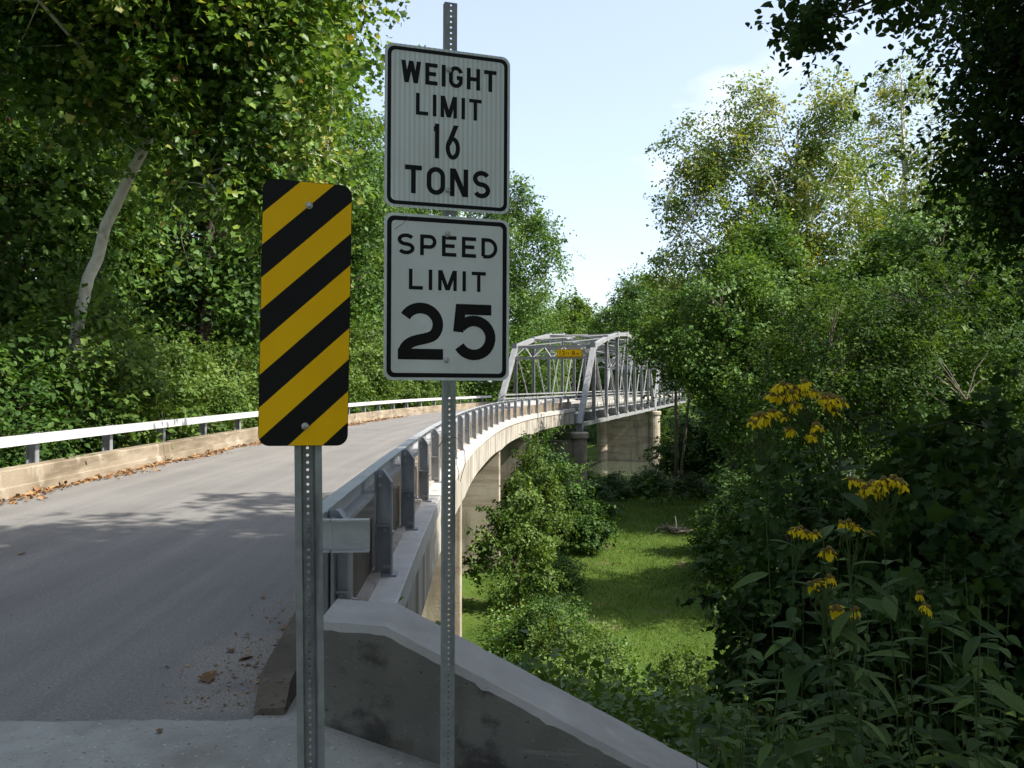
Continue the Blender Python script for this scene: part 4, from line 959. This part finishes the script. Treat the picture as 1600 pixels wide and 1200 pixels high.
for x_, y_, s_, rt, dz, l_ in [(5.6, 12.4, 1.5, 10, .5, 'dark sapling reaching highest beside the lawn'), (3.9, 9.0, 1.25, 60, .5, 'dark sapling above the wingwall slope'), (5.4, 7.6, 1.4, 140, 1.0, 'dark sapling right behind the lowest flowers'), (7.4, 10.0, 1.7, 280, .9, 'large dark sapling under the flat row of flowers'), (4.0, 6.2, 1.0, 330, .5, 'dark sapling nearest the camera at lower right'), (6.9, 13.8, 1.5, 100, .5, 'dark sapling behind the flowering weeds'), (8.4, 11.5, 1.3, 200, .4, 'dark sapling in deep shade right of the flowers'), (4.4, 8.0, .95, 310, .2, 'dark sapling below the wingwall end'), (8.9, 17.5, 1.5, 20, .3, 'dark sapling at the shaded rim of the lawn'), (6.6, 8.5, 1.2, 250, .7, 'sapling at the lower right in deep shade'), (10.8, 14.5, 1.5, 170, .3, 'sapling at the right edge in front of the dense tree')]:
    again(SHC, l_, x_, y_, s_, rt, GP, z=gz(x_, y_) + dz)
# shrubs by the bridge
GB = 'shrubs growing beside the bridge piers'
SHE = tree('sapling', 'sunlit sapling standing in front of the bridge wall piers', (.15, 30.0, -6.7), [(0, 0, 0), (.1, 0, 2.4), (0, .1, 4.2), (-.05, 0, 5.6)], [.07, .05, .03, .01],
     [(0, 0, 3.3, 1.2, 1.1, .8), (.8, .2, 2.4, .8, .8, .6), (-.7, -.2, 2.8, .8, .8, .6), (.2, 0, 4.3, .6, .6, .6), (-.1, 0, 5.1, .28, .28, .5), (1.2, 0, 3.3, .45, .5, .35), (-1.2, 0, 1.7, .8, .8, .6), (.6, -.2, 1.4, 1.0, .9, .6)],
     110, 8500, .125, 'leaf_bush', 63, clump=.38, shape=OVAL, shoots=.34, flat=.4, cat='sapling', group=GB, n_limb=12, r_limb=.03, twig_r=.006)
again(SHE, 'slender sapling top rising against the bridge girder', 1.2, 37.5, .85, 190, GB, z=-6.3, sz=1.08)
SHD = tree('shrub', 'dark bush between the sunlit sapling and the round pier', (2.0, 41.0, -6.9), [(0, 0, 0), (.1, 0, 2), (0, .1, 4.2)], [.1, .07, .02],
     [(0, 0, 3.2, 1.7, 1.7, 1.7), (1.2, -.2, 2.0, 1.5, 1.4, 1.2), (-1.2, .3, 2.4, 1.4, 1.4, 1.5), (-.5, 0, 4.8, .9, .9, 1.1), (2.0, 0, 1.2, 1.2, 1.2, .8)],
     170, 17000, .15, 'leaf_dark', 61, clump=.5, shoots=.32, cat='shrub', group=GB, n_limb=10, r_limb=.05, twig_r=.008)
for x_, y_, s_, l_ in [(9.6, 35, .95, 'dark bush spreading over the lawn under the riverside tree'), (11.6, 30.5, 1.0, 'dark bush at the left foot of the dense tree'), (11.8, 40, 1.0, 'dark bush at the foot of the riverside tree'), (16.5, 27, 1.0, 'dark bush at the right foot of the dense tree'), (4.8, 52, .95, 'dark bush in front of the near round pier'), (7.4, 60, .8, 'low bush at the far edge of the lawn'), (10.4, 62, .85, 'low bush at the far edge of the lawn'), (13.6, 61, .8, 'low bush at the far edge of the lawn'), (16.8, 60, .9, 'low bush at the far edge of the lawn'), (2.0, 47, .9, 'dark bush under the bridge'), (7.0, 69, .6, 'bush at the foot of the river pier'), (20.5, 84, .9, 'bush on the bank right of the river pier'), (16.4, 75, 1.5, 'bush on the river bank between pier and bare trunks'), (19.2, 73, 1.6, 'bush on the river bank behind the leaning trunk'), (23, 76, 1.9, 'bush on the river bank under the airy sycamore'), (19, 68, 1.1, 'low bush at the far edge of the lawn')]:
    again(SHD, l_, x_, y_, s_, rs.uniform(0, 360), GB, z=gz(x_, y_) - .2, sz=s_ * (.8 if y_ < 50 or s_ > 1.4 else .48))
for i, (x_, y_, s_, l_) in enumerate([(1.1, 25.0, .62, 'small shrub at the foot of the sunlit sapling'), (2.3, 21.0, .5, 'small shrub in the weeds on the bank nearest the lawn'), (.2, 20.0, .58, 'small shrub in the weeds close under the bridge edge'), (3.6, 17.0, .45, 'small shrub low on the bank above the wingwall'), (1.8, 33.0, .62, 'shrub between the sunlit sapling and the dark bush'), (.9, 15.5, .45, 'small shrub on the bank just beyond the tall post')]):
    again(SHA if i % 2 else SHB, l_, x_, y_, s_, 80 * i, 'small shrubs on the bank below the bridge')
# --- the near shade tree on the right -----------------------------------
b0 = (11.5, 6.0, gz(11.5, 6))
h0 = -b0[2]
st_ = tree('shade_tree', 'near dark overhanging tree filling the upper right corner', b0,
     [(0, 0, 0), (0, 0, 4), (-.4, -.3, 8), (-.8, -1, 12), (-1, -1, 16)], [.42, .36, .3, .2, .06],
     [(x_ - b0[0], y_ - b0[1], z_ + h0, a_, b_, c_) for x_, y_, z_, a_, b_, c_ in
      [(7.2, 4.8, 10.0, 4.4, 4.6, 2.4), (6.8, 5.2, 9.4, 3.6, 3.8, 1.6), (8.0, 3.0, 9.8, 3.4, 3.4, 1.6), (5.6, 2.4, 10.2, 2.8, 3.0, 1.4), (10.2, 2.2, 12.0, 4.0, 4.6, 3.2), (6.4, .6, 10.6, 4.0, 3.8, 2.2), (9.5, 6.5, 8.5, 3, 3, 2.5)]],
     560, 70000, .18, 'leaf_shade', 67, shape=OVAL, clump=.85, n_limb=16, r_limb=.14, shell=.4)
me, C_ = crown_mesh('crown', [(x_ - b0[0], y_ - b0[1], z_ + h0, a_, b_, c_) for x_, y_, z_, a_, b_, c_ in
      [(6.25, 9.2, 5.5, 1.1, 1.4, 1.2), (6.75, 9.4, 4.1, .95, 1.2, .8), (6.0, 9.3, 6.6, 1.0, 1.2, .7), (8.6, 8.6, 6.4, 2.0, 2.2, 2.4), (8.0, 10.2, 3.6, 1.1, 1.2, 1.1), (6.55, 9.6, 4.9, 1.1, 1.4, 1.4), (7.2, 10, 6.2, 1.4, 1.2, 1.4), (7.6, 10.4, 5.2, 1.4, 1.0, 2.0)]],
     450, 60000, .095, 'leaf_shade', 69, shape=OVAL, clump=.5, shell=.4)
o = bpy.data.objects.new('crown', me); link(o, st_)
_, lb_ = branch_mb([(-.6, 0, 6), (-2.0, 2, 9.5 ), (-4.0, 3.2, 9.0)], [.16, .10, .03], C_, 10, 70, .05, .006)
o = bpy.data.objects.new('branches', lb_.mesh('branches', 'bark', smooth=True)); link(o, st_)
tree('hanging_bough', 'dark leafy bough hanging into the sky at the top right', (6.6, 8.2, 6.6),
     [(0, 0, 0), (-1.2, 0, -.35), (-2.4, -.1, -.75), (-3.5, -.1, -1.2)], [.05, .035, .02, .006],
     [(-3.35, -.1, -1.1, .34, .4, .30), (-3.65, -.1, -1.35, .16, .25, .22), (-2.7, 0, -.95, .38, .4, .22), (-2.45, 0, -1.15, .12, .2, .26), (-1.8, 0, -.62, .45, .45, .22), (-.9, 0, -.4, .6, .5, .3)],
     44, 3000, .085, 'leaf_shade', 71, shape=OVAL, clump=.22, flat=1.0, n_limb=6, r_limb=.018, twig_r=.004, cat='bough', upness=.3)

# roadside trees behind the camera: they close the canopy over the signs
for i, (x_, y_, s_, src) in enumerate([(9, -9, .85, TA), (-10.5, -7, .9, TA), (3, -17, .9, TB), (-9.5, -20, .9, TB), (15, -3, .9, TB), (-15, 3, .95, TB), (18, -16, 1.0, TA)]):
    again(src, 'roadside tree beyond the near end of the bridge', x_, y_, s_, 71 * i, 'roadside trees behind the viewpoint')
# --- ground cover --------------------------------------------------------
def cover(name, label, n, xr, yr, mask, hgt, size, mat, seed, shape=KITE, cl=300, zoff=0.0, upness=.7):
    rng = np.random.default_rng(seed)
    cx = rng.uniform(xr[0], xr[1], cl * 4); cy = rng.uniform(yr[0], yr[1], cl * 4); ok = mask(cx, cy); cx, cy = cx[ok], cy[ok]
    ch = rng.uniform(.35, 1.0, len(cx)) * hgt; i = rng.integers(0, len(cx), n); r_ = .5 * hgt + .15
    px = cx[i] + rng.normal(0, r_, n); py = cy[i] + rng.normal(0, r_, n)
    ok = mask(px, py); px, py, i = px[ok], py[ok], i[ok]; m_ = len(px)
    fall = np.exp(-((px - cx[i]) ** 2 + (py - cy[i]) ** 2) / (1.6 * r_ * r_))
    pz = ground_z(px, py) + zoff + ch[i] * fall * rng.uniform(.25, 1, m_)
    N = unit(rng.normal(size=(m_, 3)) * .6 + np.array([0, 0, upness])); cv = rng.uniform(.1, .8, len(cx))
    val = np.clip(cv[i] + rng.normal(0, .14, m_), 0, .95); odd = rng.random(m_) < .012; val[odd] = rng.uniform(.95, 1, odd.sum())
    me = leaves_mesh(name, np.stack([px, py, pz], 1), N, size * rng.lognormal(0, .25, m_), val, shape, mat, rng)
    o = bpy.data.objects.new(name, me); link(o); tag(o, label, kind='stuff'); return o
def mask_slope(x, y):       # embankment right of the abutment, as far as the edge of the lawn
    edge = np.interp(y, [4, 8, 14, 20, 26, 32, 38, 44], [9, 8.0, 6.3, 4.9, 3.3, 2.3, 1.5, .9]) + .35 * np.sin(y * 1.3)
    wall = (y > 4.85 - .16 * (x + .9)) | (x > 3.5)
    return (x < edge) & (x > -.9) & wall
cover('weeds', 'tangled sunlit weeds covering the bank below the bridge', 46000, (-.9, 9), (4.6, 16), mask_slope, .8, .07, 'leaf_weed', 81, cl=300)
cover('bank_weeds', 'thick tangle of weeds and vines between the bridge and the lawn', 60000, (-.9, 7), (13, 46), mask_slope, 1.25, .095, 'leaf_weed', 82, cl=330)
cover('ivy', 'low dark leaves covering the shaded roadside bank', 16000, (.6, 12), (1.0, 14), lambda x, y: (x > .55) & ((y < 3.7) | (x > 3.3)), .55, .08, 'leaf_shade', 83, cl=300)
cover('undergrowth', 'green undergrowth on the left bank under the trees', 30000, (-24, -8.2), (6, 60), lambda x, y: x < -8.3, .7, .16, 'leaf_green', 87, cl=420)
cover('bank_vegetation', 'low bushy growth at the far edge of the lawn', 26000, (1, 44), (56, 82), lambda x, y: (y > 57 + .6 * np.sin(x)) , 1.3, .2, 'leaf_bush', 89, cl=420)
# lawn blades
rng = np.random.default_rng(5); n_ = 170000
py = 18 + 44 * rng.random(n_) ** 1.25; px = rng.uniform(-1, 26, n_)
edge = np.interp(py, [14, 20, 26, 32, 38, 44, 60], [6.5, 5.0, 3.6, 2.6, 1.8, 1.0, 1.0]); ok = (px > edge) & (px < 4 + py * .5); px, py = px[ok], py[ok]; n_ = len(px)
N = unit(np.stack([rng.normal(size=n_), rng.normal(size=n_), rng.normal(size=n_) * .3 + .2], 1)); T = unit(np.stack([rng.normal(0, .5, n_), rng.normal(0, .5, n_), np.ones(n_)], 1))
pat = .5 + .25 * np.sin(px * .9 + 1.1 * np.sin(py * .35)) * np.sin(py * .6) ; val = np.clip(pat + rng.normal(0, .2, n_), 0, 1)
BL = (np.array([(-.09, 0, 0), (.09, 0, 0), (0, 1, .12)]), [(0, 1, 2)])
me = leaves_mesh('grass', np.stack([px, py, ground_z(px, py) - .01], 1), N, rng.uniform(.05, .13, n_) * (1 + py / 90), val, BL, 'grass', rng, T=T)
o = bpy.data.objects.new('grass', me); link(o); tag(o, 'short green lawn grass between the bank and the trees', kind='stuff')
cover('lawn_weeds', 'taller weed tufts scattered over the lawn', 9000, (2, 24), (20, 58), lambda x, y: (x > np.interp(y, [14, 20, 26, 32, 38, 44, 60], [7, 5.5, 4.2, 3.2, 2.4, 1.6, 1.6])), .16, .05, 'leaf_weed', 91, cl=120)
# dry leaves swept along the left kerb
n_ = 2600; ss = rng.uniform(S_AT(8), S_AT(42), n_); of = 6.10 - np.abs(rng.normal(0, .16, n_)) * (1 + .5 * np.sin(ss * 1.7))
P = np.array([(on_line(s_, o_)[0], on_line(s_, o_)[1], .008 + .025 * random.random()) for s_, o_ in zip(ss, of)])
N = unit(rng.normal(size=(n_, 3)) * .45 + np.array([0, 0, 1.]))
me = leaves_mesh('leaf_litter', P, N, rng.uniform(.05, .13, n_), rng.random(n_), OVAL, 'litter', rng, droop=0)
o = bpy.data.objects.new('leaf_litter', me); link(o); tag(o, 'brown dry leaves drifted along the foot of the left kerb', kind='stuff')
# single dry leaves on the asphalt beside the kerb end
def curl_leaf(seed):
    r_ = random.Random(seed); b = MB(); pr_ = [(0, .0), (.16, .12), (.12, .24), (.36, .36), (.22, .52), (.24, .68), (.08, .74), (0, 1)]
    k = .5 + r_.random() * .7
    rows = []
    for x_, y_ in pr_: rows.append([(-x_, y_, k * x_ * x_ * 1.6 + .3 * (y_ - .5) ** 2), (0, y_, .3 * (y_ - .5) ** 2), (x_, y_, k * x_ * x_ * 1.2 + .3 * (y_ - .5) ** 2)])
    for a_, c_ in zip(rows[:-1], rows[1:]):
        b.poly([a_[0], a_[1], c_[1], c_[0]]); b.poly([a_[1], a_[2], c_[2], c_[1]])
    return b.mesh('fallen_leaf', 'dryleaf')
LM = [curl_leaf(i) for i in range(3)]
for i, (px_, py_, s_, l_) in enumerate([(322, 1056, .16, 'largest dry leaf on the shaded asphalt'), (343, 1053, .09, 'small dark leaf just right of the largest dry leaf'), (366, 1021, .09, 'curled dry leaf on the pale grit'), (381, 995, .06, 'small dark leaf farthest up on the pale grit'), (436, 985, .10, 'dry leaf lying close to the right kerb'), (413, 1060, .07, 'dry leaf at the foot of the kerb end'), (250, 1149, .06, 'tiny leaf on the concrete pavement'), (432, 1003, .07, 'dark leaf beside the right kerb'), (30, 868, .12, 'leaf on the asphalt at the left edge of the shadow')]):
    d_ = 1250 * EYE / (py_ - 602); o = bpy.data.objects.new('fallen_leaf', LM[i % 3]); link(o)
    o.location = ((px_ - 800) / 1250 * d_, d_, .012); o.scale = (s_,) * 3; o.rotation_euler = (rs.uniform(-.1, .1), rs.uniform(-.1, .1), rs.uniform(0, 6.28)); tag(o, l_, 'leaf', 'fallen leaves on the road')

# --- flowering weeds -----------------------------------------------------
def lance(seed, wd=.17):
    r_ = random.Random(seed); b = MB(); rows = []; n_ = 9; cur = r_.uniform(.25, .6)
    for k in range(n_):
        t = k / (n_ - 1.); hw = wd * (math.sin(math.pi * min(1, t ** .75)) ** .8) * (1 + .06 * math.sin(k * 2.4)); z_ = -cur * t * t * .6 + .05 * t
        rows.append([(-hw, t, z_ + .25 * hw), (0, t, z_), (hw, t, z_ + .25 * hw)])
    for a_, c_ in zip(rows[:-1], rows[1:]):
        b.poly([a_[0], a_[1], c_[1], c_[0]]); b.poly([a_[1], a_[2], c_[2], c_[1]])
    return b.mesh('leaf', 'herb', smooth=True)
LN = [lance(i, .15 + .035 * (i % 3)) for i in range(6)]
b = MB(); rows = []
for k in range(6):
    t = k / 5.; hw = .30 * math.sin(math.pi * (.12 + .80 * t)) ; rows.append([(-hw, t, -.35 * t * t - .05), (0, t, -.35 * t * t), (hw, t, -.35 * t * t - .05)])
for a_, c_ in zip(rows[:-1], rows[1:]): b.poly([a_[0], a_[1], c_[1], c_[0]]); b.poly([a_[1], a_[2], c_[2], c_[1]])
PETAL = b.mesh('petal', 'petal', smooth=True)
b = MB(); b.lathe([(.003, -.006), (.0085, -.002), (.010, .003), (.007, .009), (.002, .012)], n=9); DISC = b.mesh('flower', 'disc', smooth=True)
rf = random.Random(21)
def rotmat(dirv, roll):
    d = Vector(dirv).normalized(); q = d.to_track_quat('Y', 'Z'); return (q @ Matrix.Rotation(roll, 3, 'Y').to_quaternion()).to_euler()
def herb(name, label, base, top, n_leaf, lsize, heads, group, bend=.1, cat='plant', lean=None):
    """upright stem with alternate leaves; heads: flower centres in world coordinates"""
    base, top = Vector(base), Vector(top); t = thing(name, label, cat, base, group)
    mid = base.lerp(top, .5) + Vector((rf.uniform(-bend, bend), rf.uniform(-bend, bend), 0))
    pt = lambda u: (1 - u) ** 2 * base + 2 * u * (1 - u) * mid + u * u * top
    sb_ = MB(); sb_.tube([pt(k / 8.) for k in range(9)], [.0042 - .003 * k / 8. for k in range(9)], 6)
    for h_ in heads:
        h_ = Vector(h_); zt_ = h_.z - rf.uniform(.10, .24); u = max(.3, min(.97, (zt_ - base.z) / max(.1, top.z - base.z))); a_ = pt(u)
        m_ = a_.lerp(h_, .55) + Vector((rf.uniform(-.02, .02), rf.uniform(-.02, .02), -.02)); sb_.tube([a_, m_, h_], [.0028, .002, .0014], 5, cap=False)
    sb_.build('stem', 'herbstem', t, smooth=True)
    for k in range(n_leaf):
        u = .10 + .86 * (k + rf.random() * .5) / n_leaf; p_ = pt(u); az = k * 2.4 + rf.uniform(-.5, .5); el = rf.uniform(-.5, .45)
        s_ = lsize * rf.uniform(.65, 1.25) * (1.15 - .45 * u)
        place(rf.choice(LN), 'leaf', t, p_, rotmat((math.cos(az) * math.cos(el), math.sin(az) * math.cos(el), math.sin(el)), rf.uniform(-.4, .4)), (s_,) * 3)
    for h_ in heads:
        f_ = place(DISC, 'flower', t, h_, (rf.uniform(-.5, .5), rf.uniform(-.5, .5), rf.uniform(0, 6))); fs = rf.uniform(.85, 1.25); f_.scale = (fs,) * 3
        n_ = rf.choice([4, 5, 6, 7])
        for k in range(n_):
            if rf.random() < .12: continue
            a_ = 2 * math.pi * k / n_ + rf.uniform(-.3, .3); el = rf.uniform(-1.1, -.1)
            o = bpy.data.objects.new('petal', PETAL); link(o, f_); l_ = rf.uniform(.019, .029)
            o.location = (.007 * math.cos(a_), .007 * math.sin(a_), 0); o.rotation_euler = rotmat((math.cos(a_) * math.cos(el), math.sin(a_) * math.cos(el), math.sin(el)), 0); o.scale = (l_ * rf.uniform(.7, 1.0), l_, l_)
    return t
def W(px_, py_, d_): return ((px_ - 800) / 1250 * d_, d_, EYE - (py_ - 602) / 1250 * d_)
def heads(lst, d_, jd=.08): return [W(x_ + rf.uniform(-6, 6) * (k > 0), y_ + rf.uniform(-5, 5) * (k > 0), d_ + rf.uniform(-jd, jd)) for x_, y_ in lst for k in range(rf.choice([1, 2, 2, 3]))]
GWD = 'yellow flowering weeds on the right'
g_ = lambda x_, y_: (x_, y_, float(ground_z(x_, y_)) - .05)
herb('flowering_weed', 'tallest yellow flowering weed with drooping petals above the thicket', g_(1.15, 2.85), W(1262, 622, 2.85), 20, .20,
     heads([(1212, 606), (1222, 600), (1232, 604), (1222, 616), (1243, 606), (1254, 601), (1262, 608), (1249, 612), (1272, 612), (1206, 617), (1232, 616)], 2.85), GWD)
herb('flowering_weed', 'yellow flowering weed with small heads left of the tallest one', g_(1.08, 2.95), W(1190, 660, 2.9), 16, .18,
     heads([(1176, 655), (1183, 650), (1190, 647), (1194, 653), (1205, 644), (1211, 643), (1227, 650), (1180, 661), (1230, 672), (1236, 670)], 2.9), GWD)
herb('flowering_weed', 'yellow flowering weed with heads right of the tallest one', g_(1.25, 2.8), W(1302, 640, 2.82), 17, .19,
     heads([(1286, 622), (1294, 617), (1302, 622), (1310, 624), (1318, 628), (1298, 628), (1304, 642), (1276, 664), (1267, 681), (1273, 678), (1240, 632)], 2.82), GWD)
herb('flowering_weed', 'shorter weed with a flat row of yellow flowers right of the stems', g_(1.5, 3.1), W(1372, 770, 3.1), 18, .19,
     heads([(1328, 748), (1336, 750), (1343, 754), (1352, 762), (1357, 756), (1368, 754), (1378, 760), (1386, 752), (1394, 748), (1402, 752), (1411, 757), (1381, 748), (1372, 768), (1349, 770)], 3.1), GWD)
for l_, d_, tp_, hd_ in [('low weed with few yellow flowers in front of the dark saplings', 3.3, (1236, 836), [(1242, 832), (1246, 828), (1262, 833), (1270, 836)]),
                         ('low weed with yellow flowers below the flat row', 3.2, (1328, 822), [(1318, 818), (1326, 815), (1333, 820), (1340, 824), (1358, 833)]),
                         ('weed with yellow flowers half buried in leaves at middle height', 3.0, (1292, 866), [(1288, 862), (1296, 858), (1299, 864)]),
                         ('weed with yellow flowers lowest of the patch', 2.9, (1278, 915), [(1270, 912), (1276, 909), (1283, 913), (1300, 905), (1303, 953), (1308, 950), (1332, 955)]),
                         ('weed with one yellow head farthest right in deep shade', 3.2, (1442, 948), [(1436, 928), (1444, 945), (1449, 950)])]:
    tx, ty, tz = W(*tp_, d_); herb('flowering_weed', l_, g_(tx + .03, ty), (tx, ty, tz), 14, .18, heads(hd_, d_, .04), GWD)
GH = 'leafy stems of the roadside thicket'
k_ = 0
for i in range(58):
    d_ = rf.uniform(2.0, 5.2); px_ = rf.uniform(1085 if d_ > 2.6 else 1160, 1640)
    x_ = (px_ - 800) / 1250 * d_; ytop = rf.uniform(940, 1130) if px_ < 1200 else rf.uniform(840, 1120)
    z_ = EYE - (ytop - 602) / 1250 * d_; gb = g_(x_, d_)
    if z_ < gb[2] + .3: z_ = gb[2] + rf.uniform(.4, .7)
    herb('leafy_weed', 'broad-leaved weed without flowers in the shaded thicket at lower right', gb, (x_ + rf.uniform(-.1, .1), d_ + rf.uniform(-.1, .1), z_), rf.randint(18, 26), rf.uniform(.09, .19), [], GH)

# --- brush pile, bare trunks, cable -------------------------------------
bp = W(1055, 828, 46.5); bz = float(ground_z(bp[0], 46.5)); pile = thing('brush_pile', 'dark heap of cut branches on the lawn', 'brush pile', (bp[0], 46.5, bz))
for i in range(34):
    a_ = rf.uniform(0, 6.28); l_ = rf.uniform(.5, 1.1); c_ = Vector((bp[0] + rf.gauss(0, .5), 46.5 + rf.gauss(0, .4), bz + rf.uniform(.05, .35)))
    d_ = Vector((math.cos(a_), math.sin(a_), rf.uniform(-.25, .35))) * l_ / 2
    b = MB(); b.tube([c_ - d_, c_ + Vector((rf.uniform(-.08, .08),) * 3), c_ + d_], [.05, .04, .02], 5); b.build('stick', 'deadwood', pile)
b = MB(); b.tube([(bp[0], 46.4, bz), (bp[0] + .05, 46.4, bz + .5), (bp[0] - .02, 46.4, bz + 1.0)], [.06, .05, .03], 5); o = b.build('stick', 'sycbark', pile)
for (a_, c_, d_, r_, l_) in [((1056, 740), (1056, 560), 63, .16, 'upright bare grey trunk beside the river pier'), ((1058, 725), (1082, 575), 61, .11, 'leaning bare trunk beside the river pier')]:
    p0, p1 = Vector(W(*a_, d_)), Vector(W(*c_, d_)); p0.z = float(ground_z(p0.x, p0.y)) - .2
    b = MB(); b.tube([p0, p0.lerp(p1, .4) + Vector((.06, 0, 0)), p0.lerp(p1, .7), p1], [r_, r_ * .9, r_ * .75, r_ * .55], 8)
    o = b.build('bare_trunk', 'deadwood', base=tuple(p0), smooth=True); tag(o, l_, 'trunk')

# grit, bark and leaf scraps beside the kerb end
rng = np.random.default_rng(77); n_ = 420
px = -1.42 - np.abs(rng.normal(0, .24, n_)); py = 4.15 + rng.gamma(1.6, .75, n_); ok = px < -1.02 - .045 * py - .28 + .12; px, py = px[ok], py[ok]; n_ = len(px)
me = leaves_mesh('grit', np.stack([px, py, np.full(n_, .006)], 1), unit(rng.normal(size=(n_, 3)) * .35 + np.array([0, 0, 1.])), rng.gamma(2.0, .007, n_) + .005, rng.random(n_), OVAL, 'litter', rng, droop=0)
o = bpy.data.objects.new('grit', me); link(o); tag(o, 'scraps of bark and dry leaf beside the kerb end', kind='stuff')
# dry tendril caught on the tall sign post
b = MB(); dd = 3.63
tp_ = [(698, 676), (690, 690), (684, 700), (692, 690), (702, 684), (712, 683), (720, 692), (726, 706), (727, 724), (722, 742), (719, 752)]
b.tube([W(x_, y_, dd - .015 * (k % 2)) for k, (x_, y_) in enumerate(tp_)], [.0014] * len(tp_), 5)
b.tube([W(x_, y_, dd) for x_, y_ in [(709, 690), (714, 706), (713, 724), (717, 738), (716, 750)]], [.0012] * 5, 5)
o = b.build('dry_tendril', 'deadwood', base=W(705, 752, dd)); tag(o, 'thin dry tendril curling off the tall sign post', 'tendril')
